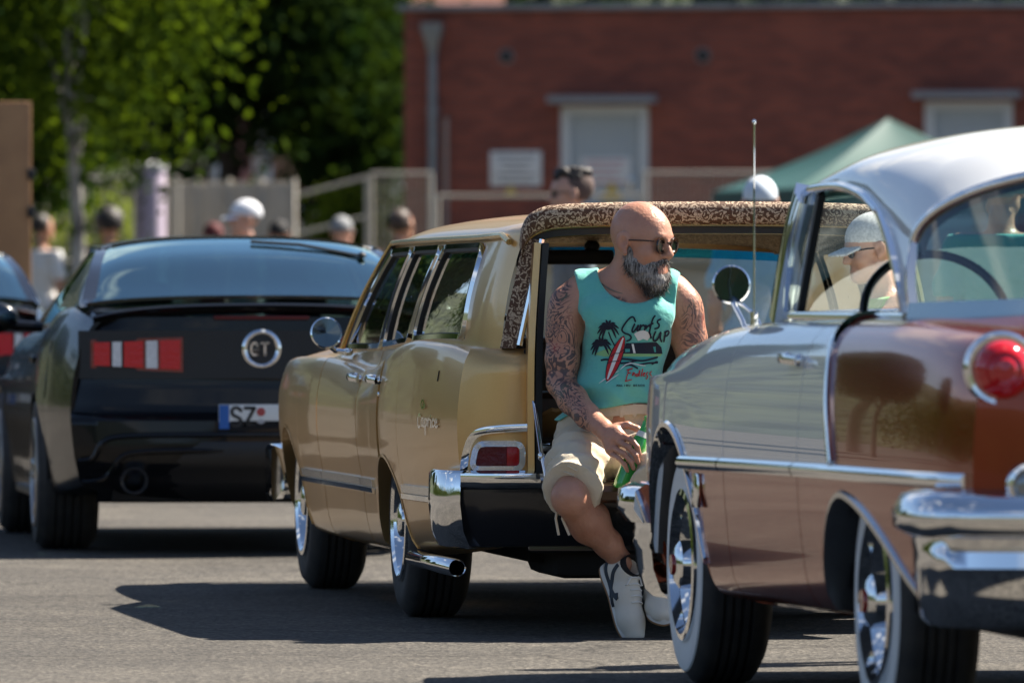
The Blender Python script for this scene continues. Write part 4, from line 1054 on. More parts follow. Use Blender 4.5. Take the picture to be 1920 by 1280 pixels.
    rows = [[(tailx(u*.70, z)-.012-.015*math.sin((z-.26)/.26*PI), u*(.45-.08*((z-.235)/.26)), z) for u in np.linspace(-1, 1, 25)] for z in np.linspace(.235, .50, 10)]
    MB().grid(rows).build('diffuser', matte, T, fixn=True)
    MB().box((-.3, 0, .30), (1.5, 1.3, .12)).build('chassis', under_m, T); MB().box((1.6, 0, .27), (3.2, 1.4, .10)).build('floor_pan', under_m, T)
    # round badge with the letters GT
    M = Matrix.Translation((-1.098, 0, .905)) @ Matrix.Rotation(-PI/2, 4, 'Y')
    bd = MB().revolve([(.070, -.02), (.088, -.005), (.086, .008), (.075, .013), (.064, .008), (.060, .0)], 44, M).build('round_badge', chrome, T, fixn=True)
    MB().revolve([(.062, .006), (.001, .009)], 36, M).build('badge_field', matte, bd, fixn=True)
    b = MB(); write(b, 'GT', -.047, -.025, .050, .010, .92)
    mesh('badge_letters', [(-1.114, -x, y+.905) for x, y, z in b.v], b.f, chrome_s, bd, smooth=False)
    # number plate, blue band at the left, letters SZ and a round seal
    pw = .195; pz = .608; px_ = tailx(0, pz)-.012
    pl_ = MB().box((px_, 0, pz), (.008, pw*2, .110), None, .003).build('number_plate', mat('plate_white', (.70, .71, .70), .35), T)
    MB().box((px_-.005, pw-.0235, pz), (.002, .043, .104)).build('blue_band', mat('plate_blue', (.01, .11, .42), .35), pl_)
    b = MB(); write(b, 'SZ', 0, 0, .076, .015, .76); mesh('plate_letters', [(px_-.0062, pw-.055-x, y+pz-.037) for x, y, z in b.v], b.f, black_pl, pl_, smooth=False)
    b = MB(); b.revolve([(.019, 0), (.001, .0005)], 20, Matrix.Translation((px_-.0055, pw-.185, pz+.022)) @ Matrix.Rotation(-PI/2, 4, 'Y')); b.build('plate_seal', mat('seal_red', (.4, .05, .05), .5), pl_, fixn=True)
    b = MB(); b.revolve([(.017, 0), (.001, .0005)], 20, Matrix.Translation((px_-.0055, pw-.185, pz-.026)) @ Matrix.Rotation(-PI/2, 4, 'Y')); b.build('plate_seal', mat('seal_grey', (.4, .4, .42), .5), pl_, fixn=True)
    # ---- roof and glass
    rx = [-.62, -.2, .25, .8, 1.25]; rz = [1.13, 1.275, 1.345, 1.352, 1.315]; ry = [.745, .675, .622, .61, .60]; cz = [1.165, 1.335, 1.405, 1.415, 1.37]
    H = lambda x, a: float(hermite(rx, a, np.array(x)))
    def rp(x, u): y = H(x, ry)*u; return (x, y, H(x, rz)+(H(x, cz)-H(x, rz))*(1-abs(u)**2.6)**.7)
    MB().grid([[rp(x, math.sin(a*PI/2)) for a in np.linspace(-1, 1, 31)] for x in np.linspace(.18, 1.25, 16)]).build('roof', blackp, T, fixn=True, angle=60)
    for s in (1, -1):
        rows = []
        for k in np.linspace(0, 1, 14):
            x = .25+(-.78-.25)*k; t = rp(max(x, -.62), 1); zt = t[2] if x > -.62 else 1.13-(-.62-x)*.25
            yb = .80-.03*k; zb = 1.085+.0*k; rows.append([(x, (t[1]+(yb-t[1])*q+.012*math.sin(PI*q))*s, zt+(zb-zt)*q) for q in np.linspace(0, 1, 8)]+[])
        MB().grid(rows).build('rear_post', blackp, T, fixn=True)
        rows = []
        for u in np.linspace(0, 1, 12):
            xb = .28+(1.85-.28)*u; xt = .26+(1.22-.26)*u; t = rp(xt, 1); rows.append([(xb+(xt-xb)*q, (.79+(t[1]-.79)*q+.012*math.sin(PI*q))*s, 1.03-.03*u+(t[2]-1.03+.03*u)*q) for q in np.linspace(0, 1, 8)])
        MB().grid(rows).build('side_window', g_dark, T, fixn=True, angle=180)
        MB().tube([rp(x, s*1.0) for x in np.linspace(.18, 1.25, 14)]+[(1.86, .79*s, 1.0)], .016, 8).build('roof_rail', black_gl, T, fixn=True)
        b = MB(); b.ell((1.45, 1.03*s, 1.035), (.06, .115, .075), 20, 12); b.tube([(1.5, .95*s, 1.0), (1.52, .80*s, .99)], .025, 8); mr = b.build('door_mirror', blackp, T, fixn=True)
        MB().ell((1.405, 1.03*s, 1.035), (.022, .10, .062), 20, 10).build('mirror_glass', mat('mirror_glass'), mr, fixn=True)
    rows = []
    for k in np.linspace(0, 1, 16):
        x = .20+(-.70-.20)*k; xx = max(x, -.62); rows.append([(x-.05*(1-u*u)*k, H(xx, ry)*.975*u, (H(xx, rz)+(H(xx, cz)-H(xx, rz))*(1-abs(u)**2.6)**.7) - (0 if x > -.62 else (-.62-x)*.4)) for u in np.linspace(-1, 1, 31)])
    rw = MB().grid(rows).build('rear_window', g_dark, T, fixn=True, angle=180)
    rim = [rows[0][i] for i in range(31)]+[r[-1] for r in rows[1:]]+[rows[-1][i] for i in range(29, -1, -1)]+[r[0] for r in rows[-2:0:-1]]
    MB().sweep([(p[0], p[1], p[2]+.002) for p in rim], [(.005, .03), (.005, -.03), (-.01, -.03), (-.01, .03)], True, up=(0, 0, 1)).build('window_border', black_gl, rw, fixn=True)
    b = MB(); b.tube([rows[7][3][:2]+(rows[7][3][2]+.01,), rows[5][9][:2]+(rows[5][9][2]+.014,), rows[4][14][:2]+(rows[4][14][2]+.012,)], .008, 6); b.ell(Vector(rows[7][3])+Vector((0, 0, .015)), (.025, .02, .015)); b.build('wiper', black_pl, rw, fixn=True)
    MB().grid([[(1.22+.65*k+.1*(1-u*u), (.60+.19*k)*u, 1.33-.32*k+.05*(1-u*u)*(1-k)) for u in np.linspace(-1, 1, 15)] for k in np.linspace(0, 1, 8)]).build('windscreen', g_dark, T, fixn=True, angle=180)
    MB().grid([[(1.85+1.7*k+.06*(1-u*u), (.67-.07*k)*u, .985-.17*k**1.6+.05*(1-u*u)) for u in np.linspace(-1, 1, 15)] for k in np.linspace(0, 1, 10)]).build('bonnet', blackp, T, fixn=True)
    MB().box((3.52, 0, .52), (.12, 1.6, .5), None, .06).build('front_bumper', blackp, T)
    for y in (.36, -.36):
        b = MB(); b.box((.95, y, .78), (.16, .46, .55), Ry(-.25), .06); b.box((.86, y, 1.12), (.10, .24, .16), Ry(-.2), .05); b.build('seat', dark_int, T)
    MB().box((.1, 0, .86), (.9, 1.2, .1), None, .03).build('parcel_shelf', dark_int, T)
    wm = wheel_mesh(.345, .26, .235, 'spoke')
    for x in (0, 2.72):
        for s in (1, -1):
            put_wheel(wm, x, .925, .345, T, s)
            wheel_well(x, .90, .34, 0.4, 0.3, T, s)
    return T
sports = build_sports()
far_car = copy_tree(sports); far_car.location = (-3.33, 47.2, 0); far_car.rotation_euler = (0, 0, rad(90+6)); tag(far_car, 'dark car partly seen at the left edge beyond the sports car', 'car')
# ================================================================ the place around the cars
FPX = 310/36*1920
def at(px, py, Y): return Vector(((px-960)/FPX*Y, Y, 1.16-(py-545)/FPX*Y))
# ---- wooded hills all round the valley
def hill_mat():
    m = mat('woodland', (.012, .022, .008), .95, noise=(.11, 1., (.040, .052, .016))); n, l, b = nodes_of(m)
    t = n.new('ShaderNodeTexCoord'); v = n.new('ShaderNodeTexVoronoi'); v.inputs['Scale'].default_value = .30; l.new(t.outputs['Object'], v.inputs['Vector'])
    bp = n.new('ShaderNodeBump'); bp.inputs['Strength'].default_value = 1; bp.inputs['Distance'].default_value = 1.2; bp.invert = True
    l.new(v.outputs['Distance'], bp.inputs['Height']); l.new(bp.outputs[0], b.inputs['Normal']); return m
rows = []
for r, h in ((230, -1), (250, 8), (275, 20), (310, 34), (370, 50), (450, 64), (560, 56), (700, 20)):
    row = []
    for a in np.linspace(0, 2*PI, 241):
        k = .62+.25*math.sin(a*2+1.1)+.13*math.sin(a*5+.3)+.08*math.sin(a*11+2); row.append((r*math.sin(a), r*math.cos(a), h*k+(random.uniform(-1, 1)*.5 if h > 3 else 0)))
    row[-1] = row[0]; rows.append(row)
tag(MB().grid(rows).build('hill', hill_mat(), None, angle=180), kind='structure')
# ---- brick building
def brick_mat():
    m = mat('brick', (.22, .05, .035), .85); n, l, b = nodes_of(m)
    t = n.new('ShaderNodeTexCoord'); mp_ = n.new('ShaderNodeMapping'); mp_.inputs['Rotation'].default_value = (PI/2, 0, 0); l.new(t.outputs['Object'], mp_.inputs[0])
    br = n.new('ShaderNodeTexBrick'); br.inputs['Scale'].default_value = 1; br.inputs['Brick Width'].default_value = .25; br.inputs['Row Height'].default_value = .077
    br.inputs['Mortar Size'].default_value = .006; br.inputs['Color1'].default_value = (.34, .088, .050, 1); br.inputs['Color2'].default_value = (.22, .058, .037, 1); br.inputs['Mortar'].default_value = (.14, .095, .08, 1)
    l.new(mp_.outputs[0], br.inputs['Vector'])
    ns = n.new('ShaderNodeTexNoise'); ns.inputs['Scale'].default_value = 1.1; ns.inputs['Detail'].default_value = 5; l.new(t.outputs['Object'], ns.inputs['Vector'])
    q = n.new('ShaderNodeMix'); q.data_type = 'RGBA'; q.blend_type = 'MULTIPLY'; q.inputs[0].default_value = .6
    r = n.new('ShaderNodeValToRGB'); r.color_ramp.elements[0].position = .3; r.color_ramp.elements[0].color = (.6, .6, .62, 1); r.color_ramp.elements[1].position = .7
    l.new(ns.outputs['Fac'], r.inputs[0]); l.new(br.outputs['Color'], q.inputs[6]); l.new(r.outputs[0], q.inputs[7]); l.new(q.outputs[2], b.inputs['Base Color'])
    bp = n.new('ShaderNodeBump'); bp.invert = True; bp.inputs['Distance'].default_value = .008; l.new(br.outputs['Fac'], bp.inputs['Height']); l.new(bp.outputs[0], b.inputs['Normal']); return m
brick = brick_mat()
concrete = mat('concrete', (.50, .44, .35), .85, noise=(3, .7, (.40, .35, .28)), bump=(25, .3, .01))
grey_door = mat('door_grey', (.42, .47, .49), .5, noise=(1.5, .4, (.36, .40, .42)))
door_frame = mat('door_frame', (.62, .65, .65), .45)
zinc = mat('zinc', (.26, .28, .29), .5, .6, noise=(4, .6, (.17, .18, .19)))
steel_rail = mat('galvanised', (.46, .43, .37), .5, .2)
BL = thing('brick_building', 'long red brick building with pale grey doors and flat roof', 'building', (-1.35, 110.3, 0), rad(-10))
D1, D2 = (1.98, 3.10), (6.55, 7.66); ZP, ZD, ZT = 1.5, 3.46, 4.66
for i, (u0, u1, z0, z1) in enumerate(((0, D1[0], 0, ZT), (D1[0], D1[1], ZD, ZT), (D1[0], D1[1], 0, ZP), (D1[1], D2[0], 0, ZT), (D2[0], D2[1], ZD+.04, ZT), (D2[0], D2[1], 0, ZP), (D2[1], 18, 0, ZT))):
    o = MB().box(((u0+u1)/2, .15, (z0+z1)/2), (u1-u0, .30, z1-z0)).build('wall', brick, BL, smooth=False)
MB().box((9, 6.3, ZT/2), (18, 12, ZT-.02)).build('wall', brick, BL, smooth=False)
MB().box((9, 6.2, ZT+.03), (18.16, 12.6, .07), None, .01).build('roof_edge', zinc, BL)
for (a, b_), dz in ((D1, 0), (D2, .04)):
    dr = MB().box(((a+b_)/2, .12, (ZP+ZD)/2+dz), (b_-a-.2, .05, ZD-ZP-.12)).build('door', grey_door, BL)
    f = MB(); f.box((a+.06, .09, (ZP+ZD)/2+dz), (.12, .12, ZD-ZP)); f.box((b_-.06, .09, (ZP+ZD)/2+dz), (.12, .12, ZD-ZP)); f.box(((a+b_)/2, .09, ZD-.05+dz), (b_-a-.24, .12, .10)); f.build('frame', door_frame, dr, smooth=False)
    MB().box((b_-.24, .07, 2.5), (.05, .06, .16), None, .01).build('handle', chrome_s, dr)
    MB().box(((a+b_)/2, -.12, ZD+.075+dz), (b_-a+.22, .50, .09), None, .008).build('lintel', mat('lintel_grey', (.25, .26, .27), .8), BL)
dp = MB(); dp.tube([(.38, -.09, 0), (.38, -.09, 4.05), (.38, -.09, 4.16)], .055, 14); dp = dp.build('downpipe', zinc, BL)
hp = MB(); v = []
for z, w in ((4.12, .055), (4.22, .07), (4.40, .125), (4.50, .13)): v.append([(.38-w, -.02-.0, z), (.38-w, -.09-w, z), (.38+w, -.09-w, z), (.38+w, -.02, z), (.38-w, -.02, z)])
hp.grid(v).build('hopper', zinc, dp, angle=20)
for z in (1.2, 2.3, 3.4): MB().box((.38, -.05, z), (.15, .10, .04)).build('bracket', zinc, dp)
MB().tube([(.54, -.05, 0), (.54, -.05, 3.32)], .03, 10).build('conduit', mat('conduit_beige', (.35, .28, .24), .6), BL)
for u in (1.30, 3.78):
    vv = MB().revolve([(.10, .01), (.10, -.02), (.075, -.03), (.07, .02)], 24, Matrix.Translation((u, -.0, 4.08)) @ Rx4(-PI/2)).build('vent', mat('vent_grey', (.2, .17, .16), .7), BL, fixn=True)
    MB().revolve([(.072, 0), (.001, .0)], 20, Matrix.Translation((u, -.012, 4.08)) @ Rx4(-PI/2)).build('vent_hole', black_pl, vv)
# platform in front of the doors, its face and railings
PF = thing('loading_platform', 'beige concrete platform with ramp along the brick building', 'platform', (-1.35, 110.3, 0), rad(-10))
MB().box((9.2, -1.0, .74), (18, 1.9, 1.48), None, .01).build('slab', concrete, PF, smooth=False)
MB().box((9.2, -1.98, 1.52), (18, .12, .12), None, .01).build('kerb', concrete, PF)
rp_ = MB(); rp_.prism([(.2, -1.95, 0), (.2, -1.95, 1.46), (-4.4, -1.95, .35), (-4.4, -1.95, 0)], (0, 1.6, 0)); rp_.build('ramp', concrete, PF, smooth=False, fixn=True)
white_m = mat('sign_white', (.72, .71, .68), .5); yell = mat('sign_yellow', (.62, .42, .02), .5)
def bworld(u, v, z): return BL.matrix_basis @ Vector((u, v, z))
def railing(label, u0, u1, zf, y=-1.92, bars=True, slope=0., foot=0.):
    R_ = thing('railing', label, 'railing', bworld(u0, y, 0), rad(-10), 'railings along the platform and ramp'); n = max(2, int((u1-u0)/1.3)+1); zz = lambda u: zf-slope*u
    for u in np.linspace(0, u1-u0, n): MB().box((u, 0, zz(u)+.55-foot/2), (.045, .045, 1.1+foot)).build('post', steel_rail, R_)
    MB().tube([(0, 0, zz(0)+1.1), (u1-u0, 0, zz(u1-u0)+1.1)], .02, 8).build('top_rail', steel_rail, R_); MB().tube([(0, 0, zz(0)+.12), (u1-u0, 0, zz(u1-u0)+.12)], .022, 8).build('bottom_rail', steel_rail, R_)
    if bars:
        me = None
        for u in np.arange(.11, u1-u0-.05, .115):
            if me is None: o = MB().box((0, 0, .61), (.016, .016, .96)).build('bar', steel_rail, R_, smooth=False); me = o.data; o.location = (u, 0, zz(u))
            else: link('bar', me, R_, (u, 0, zz(u)))
    else: MB().tube([(0, 0, zz(0)+.62), (u1-u0, 0, zz(u1-u0)+.62)], .02, 8).build('middle_rail', steel_rail, R_)
    return R_
railing('steel bar railing at the left corner of the brick building', -.05, .70, 1.5)
railing('steel bar railing between the pale door and the green canopy', 3.35, 6.2, 1.5)
railing('tall steel bar fence in front of the beige panel wall', -3.1, -1.3, 1.38, y=-7.4, foot=1.38)
railing('low two bar railing in front of the pale grey door', .78, 3.30, 1.22, bars=False)
railing('sloping two bar handrail along the concrete ramp', -4.4, -.1, .36, slope=-.255, bars=False)
# signs
def sign(name, label, u0, u1, z0, z1, y=-.03, lines=5, col=(.15, .15, .16)):
    S = thing(name, label, 'sign', bworld((u0+u1)/2, y, z0), rad(-10)); w = u1-u0; h = z1-z0
    MB().box((0, 0, h/2), (w, .02, h), None, .004).build('board', white_m, S)
    for k in range(lines):
        ww = w*(.78-.16*((k*7) % 3)); MB().box((0, -.0115, h*(.86-.72*k/max(1, lines-1))), (ww, .003, h*.045)).build('text_line', mat('sign_text'+str(col[0]), col, .6), S)
    return S
sign('notice_board', 'white notice board with text lines beside the pale door', 1.10, 1.75, 2.46, 2.90)
sign('door_notice', 'white notice with red lines on the grey door', 2.22, 2.86, 2.46, 2.82, .085, 4, (.5, .05, .08))
for nm, lb, u, z, y in (('warning_sign', 'yellow triangular warning sign low on the grey door', 2.62, 2.28, .085), ('warning_sign', 'small yellow warning sign under the white notice board', 1.36, 2.33, -.03)):
    S = thing(nm, lb, 'sign', bworld(u, y, z), rad(-10)); k = .14 if y > 0 else .09
    MB().prism([(-k, 0, 0), (k, 0, 0), (0, 0, k*1.75)], (0, -.012, 0)).build('plate', yell, S, smooth=False, fixn=True)
    MB().box((0, -.014, k*.6), (k*.16, .004, k*.6)).build('symbol', black_pl, S)
# ---- panelled retaining wall left of the ramp
RW = thing('panel_wall', 'beige concrete panel wall beyond the black sports car', 'wall', at(308, 545, 104)*Vector((1, 1, 0)) if False else (at(308, 545, 104).x, 104, 0), rad(-4))
for i in range(4):
    MB().box((.19+i*.385, 0, .62), (.37, .12, 1.2), None, .01).build('panel', concrete, RW); MB().box((.19+i*.385, 0, 1.84), (.37, .12, 1.2), None, .01).build('panel', concrete, RW)
for i in range(5): MB().box((i*.385, .0, 1.24), (.035, .18, 2.48), None, .004).build('post', steel_rail, RW)
# lilac banner pillar and brown board
bn = thing('advertising_pillar', 'pale lilac round pillar standing left of the panel wall', 'pillar', (at(281, 545, 98).x, 98, 0))
MB().revolve([(.001, 2.5), (.16, 2.5), (.175, 2.46), (.175, .1), (.2, .08), (.2, 0)], 32).build('column', mat('lilac', (.40, .33, .42), .6, noise=(2, .5, (.48, .42, .50))), bn, fixn=True)
MB().revolve([(.19, 2.5), (.19, 2.56), (.001, 2.6)], 32).build('cap', mat('lilac_cap', (.45, .45, .46), .5), bn, fixn=True)
bd_ = thing('wooden_board', 'tall brown wooden board with two black hinges at left picture edge', 'board', (at(-8, 545, 56).x, 56, 0), rad(4))
MB().box((.11, 0, 1.18), (.23, .05, 2.36), None, .006).build('panel', mat('brown_wood', (.40, .21, .09), .6, noise=(6, .6, (.30, .15, .065))), bd_)
for z in (1.90, 1.66): MB().box((.225, -.03, z), (.05, .03, .07), None, .008).build('hinge', black_pl, bd_)
MB().box((-.02, .02, 1.0), (.06, .06, 2.0)).build('post', zinc, bd_)
# ---- pale house glimpsed between the trees
HS = thing('house', 'pale house with reddish panels glimpsed between the trees', 'house', (at(405, 545, 150).x, 150, 0))
hw = mat('house_render', (.50, .45, .38), .8); 
MB().box((2.2, 3, 2.6), (4.6, 6, 5.2)).build('wall', hw, HS, smooth=False)
MB().prism([(-.5, -.4, 5.2), (4.9, -.4, 5.2), (4.9, 3, 8), (-.5, 3, 8)], (0, 0, .2)).build('roof', mat('roof_tile', (.16, .06, .04), .8), HS, smooth=False, fixn=True)
for x0, x1, z0, z1, m_ in ((.30, .62, 2.7, 5.0, mat('house_panel', (.30, .13, .11), .7)), (.95, 1.75, 2.6, 4.0, mat('house_panel2', (.34, .19, .12), .7))):
    w_ = MB().box(((x0+x1)/2, -.02, (z0+z1)/2), (x1-x0, .06, z1-z0)).build('window', m_, HS); MB().box((x0-.04, -.04, (z0+z1)/2), (.07, .09, z1-z0+.1)).build('frame', door_frame, w_)
for x in (.05, 2.05): MB().tube([(x, -.1, 0), (x, -.1, 5.2)], .06, 8).build('downpipe', door_frame, HS)
MB().box((2, -.2, 2.55), (4, .25, .12)).build('ledge', door_frame, HS)
# ---- green canopy
CN = thing('canopy_tent', 'green pop-up canopy tent in front of the brick wall', 'tent', (at(1665, 545, 92).x, 92, 0), rad(15))
cg = mat('canopy_green', (.005, .062, .054), .6, noise=(2, .4, (.008, .08, .07))); n_, l_, b_ = nodes_of(cg)
apex = (0, 0, 2.96); h = 1.48; corners = [(-h, -h), (h, -h), (h, h), (-h, h)]
for i in range(4):
    a, b2 = corners[i], corners[(i+1) % 4]; rows = []
    for q in np.linspace(0, 1, 10): rows.append([(a[0]*(1-u)*q+b2[0]*u*q, a[1]*(1-u)*q+b2[1]*u*q, 2.96-(2.96-2.20)*q-.10*math.sin(PI*q)*(.5+.5*math.sin(PI*u))) for u in np.linspace(0, 1, 12)])
    MB().grid(rows).build('roof_panel', cg, CN, fixn=True)
    rows = [[(a[0]*(1-u)+b2[0]*u, a[1]*(1-u)+b2[1]*u, 2.205-k*.24-.012*math.sin(u*22)*k) for u in np.linspace(0, 1, 24)] for k in (0, .5, 1)]
    MB().grid(rows).build('valance', cg, CN, fixn=True)
    MB().box((a[0]*.97, a[1]*.97, 1.08), (.045, .045, 2.16)).build('leg', steel_rail, CN)
    MB().tube([(a[0]*.97, a[1]*.97, 2.15), (b2[0]*.97, b2[1]*.97, 2.15)], .015, 6).build('truss', steel_rail, CN)
# ---- trees
def leaf_mat(name, c, c2, tr=.5):
    m = bpy.data.materials.new(name); m.use_nodes = True; n = m.node_tree.nodes; l = m.node_tree.links; n.clear()
    o = n.new('ShaderNodeOutputMaterial'); mx_ = n.new('ShaderNodeMixShader'); mx_.inputs[0].default_value = tr
    d = n.new('ShaderNodeBsdfDiffuse'); t = n.new('ShaderNodeBsdfTranslucent')
    g = n.new('ShaderNodeObjectInfo') if False else n.new('ShaderNodeTexNoise'); g.inputs['Scale'].default_value = 1.3; tcn = n.new('ShaderNodeTexCoord'); l.new(tcn.outputs['Object'], g.inputs['Vector'])
    r = n.new('ShaderNodeValToRGB'); r.color_ramp.elements[0].position = .38; r.color_ramp.elements[0].color = (*c, 1); r.color_ramp.elements[1].position = .62; r.color_ramp.elements[1].color = (*c2, 1)
    l.new(g.outputs['Fac'], r.inputs[0]); l.new(r.outputs[0], d.inputs[0])
    h2 = n.new('ShaderNodeMix'); h2.data_type = 'RGBA'; h2.blend_type = 'MULTIPLY'; h2.inputs[0].default_value = 1; h2.inputs[7].default_value = (1.6, 1.55, .5, 1)
    l.new(r.outputs[0], h2.inputs[6]); l.new(h2.outputs[2], t.inputs[0]); l.new(d.outputs[0], mx_.inputs[1]); l.new(t.outputs[0], mx_.inputs[2]); l.new(mx_.outputs[0], o.inputs[0]); return m
def leaves(centres, spread, per, size, seed=1):
    r = np.random.RandomState(seed); c = np.repeat(np.asarray(centres, float), per, 0); sp = np.repeat(np.asarray(spread, float), per)[:, None]
    P = c+r.randn(len(c), 3)*sp*np.array([1, 1, .8]); n = len(P)
    A = r.randn(n, 3); A /= np.linalg.norm(A, axis=1)[:, None]; B = np.cross(A, r.randn(n, 3)); B /= np.linalg.norm(B, axis=1)[:, None]+1e-9
    s_ = size*(.6+.8*r.rand(n))[:, None]; A = A*s_; B = B*s_*.6; Cn = np.cross(A, B); Cn /= np.linalg.norm(Cn, axis=1)[:, None]+1e-9
    V = np.stack([P-A, P-B*.9+Cn*size*.15, P+A, P+B*.9+Cn*size*.15], 1).reshape(-1, 3); Q = np.arange(4*n).reshape(-1, 4); return V, Q
def tree(name, label, loc, trunk_r, trunk_h, crown_c, crown_r, nclump, per, size, bark, leafm, seed, group='trees beyond the cars', low=0.0):
    T = thing(name, label, 'tree', loc, 0, group); r = np.random.RandomState(seed); b = MB()
    pts = catmull([(0, 0, 0), (.04*r.randn(), .05*r.randn(), trunk_h*.5), (.10*r.randn(), .1*r.randn(), trunk_h), (.2*r.randn(), .2*r.randn(), crown_c[2]+crown_r[2]*.5)], 5)
    b.tube(pts, list(np.linspace(trunk_r, trunk_r*.35, len(pts))), 10)
    cl = []
    while len(cl) < nclump:
        p = r.uniform(-1, 1, 3); d = np.linalg.norm(p)
        if d > 1 or d < .25: continue
        q = np.array(crown_c)+p*np.array(crown_r)
        if q[2] < low: continue
        cl.append(q)
    for k in range(12):
        q = cl[k*7 % len(cl)]; st = np.array(pts[min(len(pts)-1, int(len(pts)*(.45+.04*k)))])
        b.tube([st, (st+q)/2+r.randn(3)*.12+[0, 0, .15], q], [trunk_r*.4, trunk_r*.22, trunk_r*.06], 6)
    b.build('trunk', bark, T, fixn=True)
    V, Q = leaves(cl, r.uniform(.16, .42, len(cl)), per, size, seed); fast_mesh('crown', V, Q, leafm, T, smooth=False); return T
birch = mat('birch_bark', (.42, .40, .36), .8, noise=(5, 1., (.10, .09, .08))); bark = mat('bark', (.055, .042, .032), .9, bump=(14, .6, .02))
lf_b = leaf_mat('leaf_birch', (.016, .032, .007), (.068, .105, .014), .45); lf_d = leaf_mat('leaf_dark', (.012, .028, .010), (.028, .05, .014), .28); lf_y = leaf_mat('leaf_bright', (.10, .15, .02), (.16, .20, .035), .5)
tree('birch_tree', 'slim pale barked birch tree left behind the sports car', (at(132, 545, 80).x, 80, 0), .085, 3.0, (0.1, 0, 4.3), (1.35, 1.4, 2.3), 210, 48, .055, birch, lf_b, 3, low=2.3)
tree('leafy_tree', 'tall dark leafy tree hanging over the left background', (at(400, 545, 118).x, 118, 0), .20, 3.4, (0, 0, 5.6), (2.35, 2.0, 2.75), 520, 70, .085, bark, lf_d, 5, low=3.25)
tree('leafy_tree', 'dark tree beside the left corner of the brick building', (at(655, 545, 124).x, 124, 0), .16, 2.6, (-.05, 0, 4.3), (.72, 1.0, 2.6), 300, 70, .085, bark, lf_d, 6, low=1.9)
tree('leafy_tree', 'dark tree crown at the upper left corner of the picture', (at(-30, 545, 96).x, 97, 0), .15, 2.4, (0, 0, 4.4), (1.7, 1.5, 2.7), 380, 70, .08, bark, lf_d, 9, low=1.95)
# trees beside the car park that the wagon's side windows mirror
src = [o for o in COL.objects if o.name.startswith('leafy_tree') and o.parent is None][0]
for x, y, k in ((-13, 80, 1.0), (-17, 96, 1.25), (-22, 84, 1.1), (-27, 100, 1.4), (-33, 88, 1.2)):
    c = copy_tree(src); c.location = (x, y, 0); c.scale = (k, k, k); c.rotation_euler = (0, 0, x); tag(c, 'leafy tree mirrored in the side windows of the gold wagon', 'tree', 'trees mirrored in the wagon windows')
# sunny shrubs
def shrub(label, loc, r3, n, per, size, m, seed):
    S = thing('shrub', label, 'shrub', loc, 0, 'shrubs behind the cars'); r = np.random.RandomState(seed); cl = []
    while len(cl) < n:
        p = r.uniform(-1, 1, 3)
        if np.linalg.norm(p) < 1: cl.append((p[0]*r3[0], p[1]*r3[1], abs(p[2])*r3[2]+.1))
    V, Q = leaves(cl, np.full(n, .13), per, size, seed); fast_mesh('foliage', V, Q, m, S, smooth=False)
    b = MB()
    for k in range(6): b.tube([(0, 0, 0), (cl[k][0]*.5, cl[k][1]*.5, cl[k][2]*.6), cl[k]], [.03, .02, .006], 6)
    b.build('stems', bark, S, fixn=True)
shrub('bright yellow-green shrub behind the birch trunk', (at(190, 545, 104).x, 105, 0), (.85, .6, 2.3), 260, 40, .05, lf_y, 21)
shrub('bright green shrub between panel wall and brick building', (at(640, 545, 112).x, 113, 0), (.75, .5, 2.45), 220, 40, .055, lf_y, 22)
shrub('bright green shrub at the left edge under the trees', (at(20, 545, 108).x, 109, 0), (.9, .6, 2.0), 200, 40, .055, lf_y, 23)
# woods closing the view, each as one mass
r_ = np.random.RandomState(4); cl = []
for k in range(2600):
    x = r_.uniform(-26, 26); cl.append((x, 175+r_.uniform(0, 9), r_.uniform(.2, 12)))
V, Q = leaves(cl, np.full(len(cl), .75), 14, .26, 8); wd = fast_mesh('far_wood', V, Q, lf_d, None, smooth=False); tag(wd, 'dark far wood behind the house and the brick building', 'wood', kind='stuff')
cl = []
for k in range(5200):
    cl.append((-62-r_.uniform(0, 20), r_.uniform(-60, 190), r_.uniform(.2, 1)*(8+3*math.sin(k*.37)+2*math.sin(k*1.3))))
V, Q = leaves(cl, np.full(len(cl), .9), 12, .32, 11); wd = fast_mesh('side_wood', V, Q, leaf_mat('leaf_wood', (.02, .035, .010), (.045, .065, .016), .3), None, smooth=False); tag(wd, 'long green wood along the left side of the car park', 'wood', kind='stuff')
